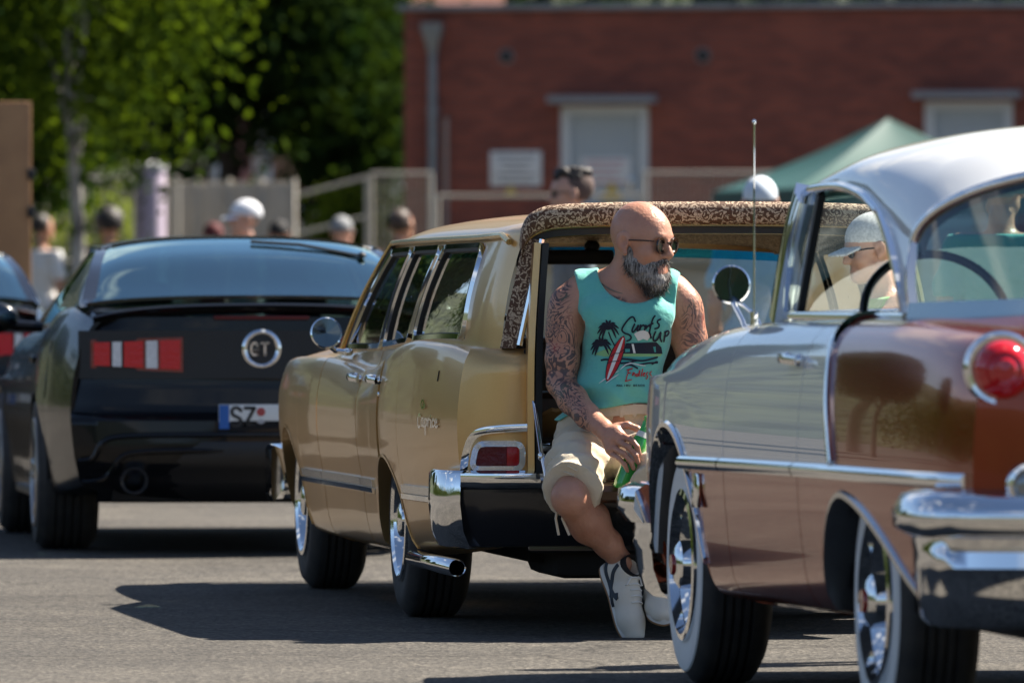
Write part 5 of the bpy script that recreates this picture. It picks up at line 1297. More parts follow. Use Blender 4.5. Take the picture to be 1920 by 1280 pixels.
# ================================================================ the bearded man on the tailgate (x right, y away from the camera, z up; origin on the ground below him)
def skin_mat(name, c, c2, ink=False):
    m = mat(name, c, .40, sss=.12, spec=.5); n, l, b = nodes_of(m); t = n.new('ShaderNodeTexCoord')
    ns = n.new('ShaderNodeTexNoise'); ns.inputs['Scale'].default_value = 16; ns.inputs['Detail'].default_value = 6; l.new(t.outputs['Object'], ns.inputs['Vector'])
    r = n.new('ShaderNodeMix'); r.data_type = 'RGBA'; r.inputs[6].default_value = (*c, 1); r.inputs[7].default_value = (*c2, 1); l.new(ns.outputs['Fac'], r.inputs[0]); last = r.outputs[2]
    if ink:
        a = n.new('ShaderNodeAttribute'); a.attribute_name = 'ink'
        w = n.new('ShaderNodeTexNoise'); w.inputs['Scale'].default_value = 9; w.inputs['Detail'].default_value = 2.5; w.inputs['Distortion'].default_value = 2.6; l.new(t.outputs['Object'], w.inputs['Vector'])
        sn = n.new('ShaderNodeMath'); sn.operation = 'MULTIPLY'; sn.inputs[1].default_value = 46; l.new(w.outputs['Fac'], sn.inputs[0]); s2 = n.new('ShaderNodeMath'); s2.operation = 'SINE'; l.new(sn.outputs[0], s2.inputs[0])
        w2 = n.new('ShaderNodeTexNoise'); w2.inputs['Scale'].default_value = 24; w2.inputs['Detail'].default_value = 3; l.new(t.outputs['Object'], w2.inputs['Vector'])
        ad = n.new('ShaderNodeMath'); ad.operation = 'MULTIPLY_ADD'; ad.inputs[1].default_value = 3.2; l.new(w2.outputs['Fac'], ad.inputs[0]); l.new(s2.outputs[0], ad.inputs[2])
        rp = n.new('ShaderNodeMapRange'); rp.inputs[1].default_value = 1.45; rp.inputs[2].default_value = 2.15; rp.inputs[3].default_value = .08; rp.inputs[4].default_value = .88; l.new(ad.outputs[0], rp.inputs[0])
        mu = n.new('ShaderNodeMath'); mu.operation = 'MULTIPLY'; l.new(rp.outputs[0], mu.inputs[0]); l.new(a.outputs['Fac'], mu.inputs[1])
        # ink colour: blue-black, here and there red or green
        w3 = n.new('ShaderNodeTexNoise'); w3.inputs['Scale'].default_value = 11; l.new(t.outputs['Object'], w3.inputs['Vector']); cr_ = n.new('ShaderNodeValToRGB'); e = cr_.color_ramp.elements
        e[0].position = .36; e[0].color = (.05, .07, .05, 1); e[1].position = .74; e[1].color = (.30, .03, .03, 1); q = e.new(.45); q.color = (.035, .035, .045, 1); q = e.new(.62); q.color = (.045, .035, .045, 1)
        l.new(w3.outputs['Fac'], cr_.inputs[0])
        mx_ = n.new('ShaderNodeMix'); mx_.data_type = 'RGBA'; l.new(mu.outputs[0], mx_.inputs[0]); l.new(last, mx_.inputs[6]); l.new(cr_.outputs[0], mx_.inputs[7]); last = mx_.outputs[2]
    l.new(last, b.inputs['Base Color'])
    bp = n.new('ShaderNodeBump'); bp.inputs['Strength'].default_value = .6; bp.inputs['Distance'].default_value = .004; n3 = n.new('ShaderNodeTexNoise'); n3.inputs['Detail'].default_value = 5; n3.inputs['Scale'].default_value = 85; l.new(t.outputs['Object'], n3.inputs['Vector']); l.new(n3.outputs['Fac'], bp.inputs['Height']); l.new(bp.outputs[0], b.inputs['Normal']); return m
skin_ink = skin_mat('skin_inked', (.40, .165, .10), (.58, .32, .22), True)
def frame(f, u):
    f = Vector(f).normalized(); u = Vector(u); u = (u-f*u.dot(f)).normalized(); return Matrix((f, u.cross(f), u)).transposed()      # columns: forward, left, up
def head_prims(S, C, H, sc, k=1., ears=True):
    """adds a head with face to SDF S; C centre at ear level, H 3x3 frame (forward, left, up)"""
    P = lambda x, y, z: np.array(Vector(C)+H @ Vector((x*sc, y*sc, z*sc))); Rn = [list(r) for r in H]
    el = lambda c, r, kk=.02, op='u': S.ell(P(*c), [q*sc for q in r], Rn, kk, op)
    cp = lambda a, b, ra, rb, kk=.012, op='u': S.cap(P(*a), P(*b), ra*sc, rb*sc, kk, op)
    el((-.008, 0, .030), (.100, .079, .096)); el((.030, 0, .02), (.075, .070, .075), .03); el((.040, 0, -.045), (.060, .061, .072), .03); cp((.02, .045, -.075), (.075, .015, -.098), .026, .022, .03); cp((.02, -.045, -.075), (.075, -.015, -.098), .026, .022, .03); el((.080, 0, -.098), (.026, .03, .024), .02)
    cp((.094, -.026, .020), (.094, .026, .020), .013, .013, .016)
    for s in (-1, 1):
        el((.100, s*.033, .000), (.016, .02, .013), .014, 's'); el((.078, s*.033, -.001), (.0145, .0145, .013), .004); el((.066, s*.047, -.035), (.026, .02, .022), .02)
        if ears:
            el((-.006, s*.086, -.006), (.022, .012, .036), .008); el((-.012, s*.094, -.002), (.016, .008, .030), .006); el((.004, s*.098, -.002), (.011, .010, .019), .005, 's'); el((.006, s*.088, -.038), (.010, .008, .011), .005)
    cp((.100, 0, .008), (.119, 0, -.030), .009, .0125, .010); el((.118, 0, -.036), (.013, .013, .011), .008)
    for s in (-1, 1): el((.106, s*.012, -.040), (.010, .008, .008), .006)
    cp((.094, -.020, -.066), (.094, .020, -.066), .0075, .0075, .006); cp((.0935, -.017, -.077), (.0935, .017, -.077), .0085, .0085, .005); return P
MAN = thing('person', 'bald bearded tattooed man in turquoise surf tank top sitting on the tailgate', 'person', (.378, 29.75, 0))
def build_man(T):
    vox = .0046; S = SDF((-.34, -.50, .12), (.36, .24, 1.50), vox)
    # torso
    S.ell((-.045, .07, .655), (.165, .122, .110)).ell((-.015, .035, .82), (.142, .122, .15), k=.06).ell((.012, .035, 1.03), (.142, .112, .165), k=.06)
    S.cap((-.145, .04, 1.140), (.172, .05, 1.135), .060, .060, .05); S.cap((0., .04, 1.20), (-.13, .05, 1.165), .05, .05, .05); S.cap((.03, .04, 1.20), (.16, .055, 1.165), .05, .05, .05)
    S.ell((-.065, -.055, 1.075), (.075, .04, .06), k=.04).ell((.09, -.05, 1.07), (.075, .04, .06), k=.04)
    S.cap((.005, .03, 1.14), (.035, -.005, 1.28), .073, .064, .04)
    # arms
    S.chain([(-.180, .035, 1.115), (-.203, .025, 1.02), (-.209, .01, .93), (-.211, -.002, .850)], [.064, .057, .052, .046], .03)
    S.ell((-.205, .02, 1.09), (.050, .054, .072), k=.03)
    S.chain([(-.215, -.002, .848), (-.175, -.085, .795), (-.125, -.175, .740), (-.075, -.245, .702)], [.046, .049, .041, .031], .02)
    S.chain([(.198, .05, 1.11), (.222, .06, 1.0), (.230, .045, .86)], [.062, .055, .045], .03); S.chain([(.230, .045, .86), (.20, -.08, .79), (.15, -.18, .74)], [.045, .045, .032], .02); S.ell((.218, .05, 1.08), (.048, .05, .072), k=.03)
    S.cap((.15, -.18, .735), (.12, -.23, .70), .034, .03, .015)
    # right hand: palm, four fingers and thumb round the bottle
    S.cap((-.075, -.248, .700), (-.028, -.300, .668), .028, .030, .02); S.cap((-.060, -.270, .675), (-.048, -.305, .630), .026, .020, .02); S.cap((-.03, -.295, .690), (-.010, -.312, .668), .022, .017, .016)
    for kx, md, dj, tp, r in (((-.006, -.318, .676), (.022, -.352, .662), (.040, -.362, .640), (.047, -.356, .616), .0095), ((-.022, -.322, .656), (.010, -.358, .640), (.034, -.367, .612), (.043, -.360, .588), .0098),
                              ((-.036, -.320, .634), (-.006, -.357, .618), (.018, -.366, .592), (.027, -.360, .568), .0093), ((-.047, -.314, .614), (-.022, -.348, .602), (-.002, -.358, .580), (.007, -.354, .560), .0083)):
        S.chain([kx, md, dj, tp], [r*1.15, r*1.02, r*.95, r*.86], .004)
    S.chain([(-.028, -.275, .705), (.008, -.288, .712), (.040, -.290, .700), (.060, -.296, .682)], [.016, .0125, .011, .0095], .006)
    # left hand resting in the lap
    S.cap((.12, -.23, .70), (.095, -.27, .675), .028, .024, .012)
    for j in range(4): S.chain([(.108-.012*j, -.275+.004*j, .690-.014*j), (.085-.012*j, -.305, .676-.014*j), (.066-.012*j, -.312, .655-.014*j)], [.0095, .009, .008], .004)
    S.chain([(.12, -.245, .715), (.10, -.28, .722), (.082, -.30, .71)], [.013, .011, .0095], .006)
    # legs
    S.chain([(-.12, .05, .628), (-.155, -.15, .565), (-.185, -.335, .475)], [.095, .080, .058], .03); S.ell((-.186, -.345, .470), (.048, .046, .052), k=.03)
    S.chain([(-.185, -.335, .468), (-.135, -.255, .400), (-.055, -.165, .312), (-.012, -.110, .250), (-.020, -.10, .205)], [.058, .060, .046, .036, .035], .02); S.ell((-.115, -.215, .385), (.058, .06, .075), Rz(.3) @ Ry(.6), .03)
    S.chain([(.04, .05, .628), (.085, -.15, .57), (.13, -.33, .50)], [.095, .082, .063], .03); S.chain([(.13, -.33, .495), (.12, -.24, .41), (.095, -.10, .29), (.095, -.03, .235), (.10, -.035, .20)], [.060, .060, .045, .037, .036], .02)
    # head
    H = frame((.80, -.60, -.10), (0, 0, 1)); C = Vector((.055, -.022, 1.328)); P = head_prims(S, C, H, 1.05)
    V, Q = S.nets(); body = fast_mesh('body', V, Q, skin_ink, T, relax=1)
    V = np.empty(len(body.data.vertices)*3); body.data.vertices.foreach_get('co', V); V = V.reshape(-1, 3)
    # where the ink is: right arm to the wrist, left upper arm, a patch below the collar bone
    def near(pts, r):
        d = np.full(len(V), 9.)
        for a, b in zip(pts[:-1], pts[1:]):
            a = np.array(a); b = np.array(b); h = np.clip(((V-a)@(b-a))/((b-a)@(b-a)), 0, 1); d = np.minimum(d, np.linalg.norm(V-a-h[:, None]*(b-a), axis=1))
        return np.clip((r-d)/.012, 0, 1)
    ink = near([(-.215, .03, 1.13), (-.216, .01, .95), (-.215, -.01, .85), (-.14, -.14, .76), (-.095, -.215, .72)], .075)*np.clip((-.145-V[:, 0])/.02+np.clip((.9-V[:, 2])*9, 0, 9), 0, 1)
    ink = np.maximum(ink, near([(.218, .05, 1.10), (.232, .05, .88)], .075)*.8*np.clip((V[:, 0]-.185)/.02, 0, 1)); ink = np.maximum(ink, near([(-.055, -.08, 1.145), (-.01, -.08, 1.118)], .03))
    at_ = body.data.attributes.new('ink', 'FLOAT', 'POINT'); at_.data.foreach_set('value', ink.astype(np.float32))
    # ---- tank top
    teal = mat('shirt_turquoise', (.13, .50, .43), .85, sheen=.3, bump=(20, .55, .014))
    U = SDF((-.34, -.20, .66), (.32, .28, 1.28), .0046); e = .009
    U.ell((-.045, .065, .70), (.172+e, .125+e, .10+e)).ell((-.02, .033, .82), (.144+e, .130+e, .15+e), k=.07).ell((.012, .033, 1.03), (.142+e, .116+e, .165+e), k=.07)
    U.cap((-.145, .04, 1.140), (.172, .05, 1.135), .060+e, .060+e, .05); U.cap((0., .04, 1.20), (-.13, .05, 1.165), .05+e, .05+e, .05); U.cap((.03, .04, 1.20), (.16, .055, 1.165), .05+e, .05+e, .05)
    U.ell((-.065, -.055, 1.075), (.078, .046, .062), k=.05).ell((.09, -.05, 1.07), (.078, .046, .062), k=.05)
    G = U.grid(); X, Y, Z = G
    low = np.clip((.95-Z)/.2, 0, 1)
    U.F = U.F+(.0085*np.sin(Z*62+X*18+2.2*np.sin(X*20))*low*np.clip(.7-X*2, .25, 1)+.0060*np.sin(Z*34-X*42+1.2)*low+.0055*np.sin(X*64+Z*16)*np.clip((X-.04)*8, 0, 1)*np.clip((Z-.90)*5, 0, 1)+.0060*np.sin(X*50-Z*46)*np.clip((-.05-X)*9, 0, 1)*np.clip((Z-.86)*6, 0, 1)+.004*nz3(G, 26, 3)).astype(np.float32)
    U.ell((.033, -.06, 1.252), (.128, .32, .134), k=.004, op='s'); U.ell((-.272, .03, 1.125), (.118, .32, .205), k=.004, op='s'); U.ell((.300, .03, 1.11), (.128, .32, .205), k=.004, op='s')
    hem = .772+.010*np.sin(X*21+.5)-.06*np.clip((-.14-X)/.08, 0, 1)+.02*np.clip(Y-.05, 0, .1)
    Fs = np.maximum(U.F, hem-Z); V2, Q2 = U.nets(Fs); shirt = fast_mesh('tank_top', V2, Q2, teal, T, relax=1)
    # ---- print on the chest, laid on the cloth
    bv = BVHTree.FromPolygons([Vector(v) for v in V2], [tuple(q) for q in Q2])
    navy = mat('print_navy', (.008, .014, .032), .8); redp = mat('print_red', (.45, .02, .025), .8); whp = mat('print_white', (.70, .74, .72), .8); grp = mat('print_green', (.25, .50, .22), .8); tlp = mat('print_teal', (.05, .32, .30), .8)
    cv = lambda p: ((1060+p[0]/6.4-1170)/556, 1.16-(560+p[1]/6.4-545)/556)
    def lay(name, b, m, off):
        """cut the flat artwork finely, then drop it on the cloth from the front"""
        bm = bmesh.new(); vs = [bm.verts.new((*cv((x, y)), 0)) for x, y, z in b.v]
        for f in b.f:
            try: bm.faces.new([vs[i] for i in f])
            except ValueError: pass
        xs_ = [v.co.x for v in bm.verts]; ys_ = [v.co.y for v in bm.verts]
        for ax, lo, hi in ((0, min(xs_), max(xs_)), (1, min(ys_), max(ys_))):
            for c in np.arange(lo, hi, .009):
                co = Vector((c, 0, 0)) if ax == 0 else Vector((0, c, 0)); no = Vector((1, 0, 0)) if ax == 0 else Vector((0, 1, 0)); bmesh.ops.bisect_plane(bm, geom=bm.verts[:]+bm.edges[:]+bm.faces[:], plane_co=co, plane_no=no)
        for v in bm.verts:
            h = bv.ray_cast(Vector((v.co.x, -1, v.co.y)), Vector((0, 1, 0))); y = h[0].y if h[0] is not None else -.09; v.co = Vector((v.co.x, y-off, v.co.y))
        me = bpy.data.meshes.new(name); bm.to_mesh(me); bm.free(); o = bpy.data.objects.new(name, me); COL.objects.link(o); o.parent = shirt; me.materials.append(m); return o
    pg = lambda pts: MB().add([(x, y, 0) for x, y in pts], [tuple(range(len(pts)))])
    def st(strokes, w, sm=5, taper=False):
        b = MB()
        for s_ in strokes: stroke_mesh(b, s_, w, sm, taper)
        return b
    lay('print', pg([(330, 665), (480, 600), (600, 585), (1160, 660), (1140, 690), (460, 690)]), grp, .0016)
    lay('print', pg([(725, 530), (1090, 520), (1150, 580), (1165, 660), (690, 655)]), navy, .0022)
    lay('print', pg([(790, 540), (815, 540), (840, 650), (812, 650)]), whp, .003); lay('print', pg([(1050, 575), (1080, 570), (1085, 640), (1065, 640)]), tlp, .003); lay('print', pg([(715, 600), (770, 600), (770, 635), (715, 640)]), tlp, .003)
    lay('print', pg([(640, 700), (900, 705), (1110, 690), (1090, 735), (900, 760), (640, 760)]), tlp, .0022)
    lay('print', st([[(430, 735), (480, 725), (560, 735)], [(640, 715), (760, 725), (930, 740), (1100, 700)], [(640, 770), (740, 765), (850, 740)], [(880, 790), (990, 770), (1100, 765)], [(700, 800), (780, 790), (860, 830)], [(1040, 780), (1080, 760), (1100, 755)]], 22, 5), navy, .003)
    lay('print', st([[(400, 1010), (470, 960), (560, 900), (640, 860)], [(480, 1010), (560, 950), (640, 900)], [(650, 850), (720, 790), (800, 770)], [(760, 760), (880, 790), (960, 800)]], 12, 5, True), whp, .0032)
    lay('print', pg([(820, 420), (860, 390), (930, 375), (1000, 400), (1035, 440), (1000, 470), (980, 500), (930, 480), (870, 505), (850, 470)]), whp, .0026)
    fr = []
    for cx, cy, s_ in ((510, 345, 1.), (425, 545, .95)):
        for a, ln, dr in ((200, 125, 60), (180, 130, 90), (160, 120, 110), (225, 110, 40), (255, 105, 10), (285, 105, 15), (315, 120, 45), (340, 135, 70), (5, 130, 95), (30, 110, 90), (140, 100, 100)):
            a = rad(a); fr.append([(cx, cy), (cx+math.cos(a)*ln*.5*s_, cy+math.sin(a)*ln*.5*s_-8), (cx+math.cos(a)*ln*s_, cy+math.sin(a)*ln*s_+dr*s_*.8)])
    lay('print', st(fr, 26, 5, True), navy, .003); lay('print', st([[(515, 400), (545, 480), (590, 565)], [(500, 345), (525, 355)]], 15), navy, .003); lay('print', pg([(cx+38*math.cos(a), cy+30*math.sin(a)) for cx, cy in ((510, 345),) for a in np.linspace(0, 6.2, 14)]), navy, .003); lay('print', pg([(425+36*math.cos(a), 545+26*math.sin(a)) for a in np.linspace(0, 6.2, 14)]), navy, .003)
    brd = lambda w, a, b_: [(lambda t: (700+(490-700)*t+math.cos(.37)*w*math.sin(PI*min(1, max(0, t)))**.6*s_, 440+(990-440)*t+math.sin(.37)*w*math.sin(PI*min(1, max(0, t)))**.6*s_))(t) for s_, ts in ((1, np.linspace(a, b_, 18)), (-1, np.linspace(b_, a, 18))) for t in ts]
    lay('surfboard_print', pg(brd(78, 0, 1)), navy, .0036); lay('surfboard_print', pg(brd(66, .025, .975)), redp, .0044); lay('surfboard_print', pg(brd(22, .05, .95)), whp, .0052)
    lay('surfboard_print', st([[(545, 690), (590, 655), (640, 650), (690, 610)], [(500, 770), (560, 750), (640, 745)]], 9), navy, .006)
    lay('lettering', st([[(835, 270), (815, 225), (785, 220), (740, 260), (690, 330), (675, 375), (705, 410), (760, 430), (785, 460), (770, 490), (735, 505)], [(825, 305), (797, 370), (808, 400), (850, 350), (872, 315), (856, 380), (884, 372)], [(898, 315), (884, 375), (905, 330), (935, 315), (945, 330)],
        [(945, 370), (965, 312), (958, 360), (985, 325), (1002, 330)], [(1068, 205), (1045, 240), (1020, 320), (1002, 405)], [(1000, 315), (1045, 295)], [(1135, 245), (1105, 260), (1100, 285), (1120, 310), (1110, 345), (1070, 358)], [(1000, 400), (1015, 430), (1022, 468)],
        [(1075, 395), (1055, 450), (1050, 490), (1075, 505), (1110, 470), (1140, 400), (1135, 470), (1150, 512)], [(1198, 400), (1180, 512)], [(1190, 405), (1225, 385), (1240, 405), (1220, 440), (1185, 452)]], 21), navy, .0046)
    lay('lettering', st([[(800, 835), (760, 850), (745, 880), (780, 885), (745, 895), (725, 960), (720, 985)], [(735, 850), (800, 830)], [(715, 985), (790, 965)], [(810, 880), (800, 920), (825, 885), (835, 920)], [(870, 905), (850, 900), (848, 925), (870, 915), (890, 850), (880, 925)], [(925, 840), (905, 925)], [(932, 905), (952, 895), (942, 885), (925, 915), (952, 922)], [(985, 880), (968, 900), (985, 930), (968, 960)], [(1030, 870), (1010, 895), (1030, 925), (1008, 960)]], 12), redp, .0046)
    b = MB(); write(b, 'MALIBU BEACH', 0, 0, 20, 4.5, .95); b.v = [(612+x*1.5, 1046-y, z) for x, y, z in b.v]; lay('lettering', b, navy, .0042)
    # ---- cargo shorts
    U = SDF((-.33, -.44, .36), (.30, .27, .80), .0052); e = .016
    U.ell((-.045, .07, .655), (.172+e, .126+e, .112+e)); U.chain([(-.12, .05, .628), (-.152, -.14, .568), (-.178, -.325, .492)], [.106, .102, .100], .04); U.chain([(.04, .05, .628), (.085, -.15, .575), (.125, -.32, .515)], [.108, .104, .108], .04); U.ell((-.02, .035, .80), (.168, .132, .13), k=.03)
    X, Y, Z = G = U.grid(); d0 = (X+.12)*(-.15)+(Y-.05)*(-.90)+(Z-.628)*(-.33)
    U.F = U.F+(.0085*nz3(G, 30, 5)+.0055*nz3(G, 70, 6)+.005*np.sin(Y*60+Z*50+X*10)).astype(np.float32)
    hemd = d0-.385-.008*np.sin(X*40+Z*25); Fs = np.maximum(np.maximum(U.F, hemd), Z-.776); V3, Q3 = U.nets(Fs)
    beige = mat('cotton_beige', (.62, .53, .39), .9, sheen=.2, bump=(24, .6, .012), noise=(30, .25, (.54, .45, .32))); shorts = fast_mesh('shorts', V3, Q3, beige, T, relax=1)
    bv3 = BVHTree.FromPolygons([Vector(v) for v in V3], [tuple(q) for q in Q3])
    def onsh(x, z): 
        h = bv3.ray_cast(Vector((x, -1, z)), Vector((0, 1, 0))); return Vector((x, (h[0].y if h[0] is not None else -.3)-.002, z))
    MB().sweep([p_ for p_ in (onsh(x, .758+.004*math.sin(x*30)) for x in np.linspace(-.2, .12, 24)) if p_.y > -.2], [(.003, .016), (.003, -.016), (-.003, -.016), (-.003, .016)], up=(0, -1, 0)).build('waistband', beige, shorts, fixn=True)
    for c in ([(-.245, .60), (-.19, .575), (-.16, .56)], [(-.255, .58), (-.20, .555), (-.17, .545)]): MB().tube([onsh(*p) for p in c], .0035, 6).build('pocket_seam', beige, shorts)
    for x in (-.01, .035): MB().box(onsh(x, .757), (.012, .008, .045), None, .002).build('belt_loop', beige, shorts)
    for dx in (0, .022): MB().tube([(-.225+dx, -.30, .44), (-.232+dx, -.305, .40), (-.222+dx*1.6, -.302, .345)], .0045, 6).build('drawcord', beige, shorts)
    # ---- beard, necklace, sunglasses
    Bd = SDF((-.10, -.20, 1.10), (.26, .14, 1.36), .0042); Rn = [list(r) for r in H]; el = lambda c, r, kk=.02, op='u': Bd.ell(P(*c), [q*1.05 for q in r], Rn, kk, op)
    for s in (-1, 1):
        el((.008, s*.066, -.040), (.014, .012, .036), .015); el((.022, s*.060, -.078), (.030, .018, .032), .02); el((.055, s*.040, -.100), (.036, .026, .036), .02); Bd.cap(P(.101, s*.004, -.054), P(.082, s*.036, -.070), .0085*1.05, .012*1.05, .01)
    el((.083, 0, -.108), (.029, .040, .032), .02); el((.073, 0, -.130), (.031, .037, .030), .03); el((.066, 0, -.148), (.023, .026, .020), .03); Bd.cap(P(.075, .036, -.07), P(.082, .03, -.105), .016, .016, .01); Bd.cap(P(.075, -.036, -.07), P(.082, -.03, -.105), .016, .016, .01)
    Bd.cap(P(.118, -.014, -.0715), P(.118, .014, -.0715), .0085, .0085, .003, 's')
    G = Bd.grid(); Bd.F = Bd.F+(.003*nz3(G, 150, 8)+.002*nz3(G, 300, 9)).astype(np.float32); Vb, Qb = Bd.nets()
    def beard_mat():
        m = mat('beard_hair', (.2, .19, .18), .7); n, l, b = nodes_of(m); t = n.new('ShaderNodeTexCoord'); mp_ = n.new('ShaderNodeMapping'); mp_.inputs['Scale'].default_value = (230, 230, 34); l.new(t.outputs['Object'], mp_.inputs[0])
        a = n.new('ShaderNodeTexNoise'); a.inputs['Scale'].default_value = 1; a.inputs['Detail'].default_value = 3; l.new(mp_.outputs[0], a.inputs['Vector']); c = n.new('ShaderNodeTexNoise'); c.inputs['Scale'].default_value = 17; l.new(t.outputs['Object'], c.inputs['Vector'])
        ad = n.new('ShaderNodeMath'); ad.operation = 'ADD'; l.new(a.outputs['Fac'], ad.inputs[0]); l.new(c.outputs['Fac'], ad.inputs[1]); r = n.new('ShaderNodeValToRGB'); e_ = r.color_ramp.elements; md = n.new('ShaderNodeMath'); md.operation = 'MULTIPLY'; md.inputs[1].default_value = .5; l.new(ad.outputs[0], md.inputs[0]); l.new(md.outputs[0], r.inputs[0])
        e_[0].position = .43; e_[0].color = (.035, .028, .025, 1); e_[1].position = .64; e_[1].color = (.48, .45, .42, 1); l.new(r.outputs[0], b.inputs['Base Color'])
        bp = n.new('ShaderNodeBump'); bp.inputs['Strength'].default_value = .9; bp.inputs['Distance'].default_value = .006; l.new(a.outputs['Fac'], bp.inputs['Height']); l.new(bp.outputs[0], b.inputs['Normal']); return m
    bm_ = beard_mat(); beard = fast_mesh('beard', Vb, Qb, bm_, T)
    rr = np.random.RandomState(2); pick = rr.choice(len(Vb), 2600); cen = np.array(P(.04, 0, -.06)); N = Vb[pick]-cen; N /= np.linalg.norm(N, axis=1)[:, None]; D = N*.45+np.array([0, 0, -1.])*.75+rr.randn(len(pick), 3)*.22; D /= np.linalg.norm(D, axis=1)[:, None]
    side = np.cross(D, rr.randn(len(pick), 3)); side /= np.linalg.norm(side, axis=1)[:, None]; ln = (.010+.016*rr.rand(len(pick)))[:, None]; Bp = Vb[pick]-N*.003
    Vh = np.stack([Bp-side*.0011, Bp+side*.0011, Bp+D*ln+side*.0002, Bp+D*ln-side*.0002], 1).reshape(-1, 3); hs = fast_mesh('beard_strands', Vh, np.arange(len(Vh)).reshape(-1, 4), bm_, beard, smooth=False); hs['kind'] = 'stuff'
    MB().tube([Vector((.005+.082*math.cos(a)-.01, .02+.075*math.sin(a), 1.185-.035*math.sin(-a)-.02*math.cos(a))) for a in np.linspace(PI*.9, PI*1.9, 22)], .0022, 6).build('necklace', mat('necklace', (.25, .2, .15), .4, .8), T)
    gl = MB(); acet = mat('tortoise_frame', (.03, .014, .007), .25, coat=.6); lens = mat('dark_lens', (.012, .022, .016), .06, coat=1)
    HV = lambda x, y, z: Vector(P(x, y, z))
    fr_ = MB()
    for s in (-1, 1):
        ring = [HV(.117-abs(s*(.035+.029*math.cos(a)))*.26, s*.035+.029*math.cos(a)*1.0, -.006+.0235*math.sin(a)+.003*math.cos(a)*s) for a in np.linspace(0, 2*PI, 26, endpoint=False)]; fr_.sweep(ring, [(.004, .0035), (.004, -.0035), (-.003, -.0035), (-.003, .0035)], True, up=H @ Vector((1, 0, 0)))
        fr_.tube([HV(.101, s*.063, .008), HV(.078, s*.080, .008), HV(.02, s*.0835, .004), HV(-.012, s*.084, .0), HV(-.024, s*.082, -.012)], .0026, 8)
    fr_.tube([HV(.115, -.009, .004), HV(.118, 0, .007), HV(.115, .009, .004)], .0034, 8); fo = fr_.build('sunglasses', acet, T, fixn=True)
    for s in (-1, 1):
        MB().poly([HV(.116-abs(s*(.035+.027*math.cos(a)))*.26, s*.035+.027*math.cos(a), -.006+.0215*math.sin(a)) for a in np.linspace(0, 2*PI, 26, endpoint=False)]).build('lens', lens, fo, smooth=False)
    return body, S
man_body, man_sdf = build_man(MAN)
# ---- shoes: cream trainers with dark crossing stripes
def shoe_mesh():
    U = SDF((-.07, -.075, -.01), (.27, .075, .19), .004)
    U.chain([(-.012, 0, .052), (.09, 0, .050), (.175, -.004, .038), (.222, -.002, .030)], [.041, .044, .043, .036], .03); U.chain([(-.008, 0, .06), (.012, 0, .098)], [.042, .043], .02); U.chain([(.03, 0, .085), (.085, 0, .068), (.14, 0, .05)], [.034, .033, .030], .02)
    U.cap((.004, 0, .075), (.016, 0, .20), .032, .036, .006, 's'); X, Y, Z = U.grid(); F = np.maximum(U.F, .014-Z); V, Q = U.nets(F); return V, Q
SV, SQ = shoe_mesh(); SBV = BVHTree.FromPolygons([Vector(v) for v in SV], [tuple(q) for q in SQ])
cream_l = mat('shoe_cream', (.66, .62, .53), .6, bump=(200, .15, .002)); navy_l = mat('shoe_navy', (.012, .022, .035), .5); gum = mat('gum_sole', (.30, .16, .07), .7); mids = mat('midsole_white', (.72, .71, .67), .6)
def make_shoe(label, O, f, u):
    R = frame(f, u).to_4x4(); M = Matrix.Translation(O) @ R; tp = lambda x, y, z: M @ Vector((x, y, z))
    up_ = fast_mesh('shoe', [tp(*v) for v in SV], SQ, cream_l, MAN, relax=1)
    out = [(-.055, .0), (-.048, .026), (-.01, .038), (.06, .037), (.13, .043), (.19, .044), (.235, .030), (.258, .0), (.235, -.032), (.19, -.046), (.13, -.042), (.06, -.034), (-.01, -.037), (-.048, -.026)]; out = catmull(out, 4, True)
    MB().prism([tp(x, y, .008) for x, y in out], M.to_3x3() @ Vector((0, 0, .018))).build('midsole', mids, up_, fixn=True, angle=30); MB().prism([tp(x*.985, y*.97, 0) for x, y in out], M.to_3x3() @ Vector((0, 0, .0085))).build('outsole', gum, up_, fixn=True, angle=30)
    for s in (-1, 1):
        for ln in ([(-.002, .105), (.012, .075), (.045, .048), (.085, .035), (.115, .024)], [(-.040, .060), (.0, .044), (.05, .040), (.105, .058)], [(.092, .066), (.084, .045), (.070, .022)]):
            P = []
            for x, z in catmull(ln, 5):
                h = SBV.ray_cast(Vector((x, .2*s, z)), Vector((0, -s, 0)))
                if h[0] is not None: P.append(tp(x, h[0].y+.0012*s, z))
            if len(P) > 2: MB().sweep(P, [(.002, .0066), (.002, -.0066), (-.002, -.0066), (-.002, .0066)], up=M.to_3x3() @ Vector((0, s, .2))).build('stripe', navy_l, up_, fixn=True)
    for k in range(5):
        x = .055+.020*k; P = []
        for y in np.linspace(-.024, .024, 9):
            h = SBV.ray_cast(Vector((x+.004*math.copysign(1, y)*0, y, .3)), Vector((0, 0, -1)))
            if h[0] is not None: P.append(tp(x, y, h[0].z+.003))
        MB().tube(P, .0032, 6).build('lace', mids, up_, fixn=True)
    for s in (-1, 1): MB().tube([tp(.05, 0, .112), tp(.055, s*.02, .122), tp(.075, s*.034, .105), tp(.07, s*.03, .09)], .003, 6).build('lace', mids, up_, fixn=True)
    MB().revolve([(.0385, -.02), (.0405, .025), (.0400, .045), (.037, .05), (.035, .03)], 24, M @ Matrix.Translation((.008, 0, .088)) @ Matrix.Rotation(.12, 4, 'Y')).build('sock', mat('sock_black', (.012, .012, .014), .9), up_, fixn=True)
    return up_
make_shoe('near', (-.052, -.085, .185), (.30, -.42, -.86), (.58, -.62, .45))
make_shoe('far', (.095, -.005, .125), (.12, -.93, -.34), (.10, -.30, .95))
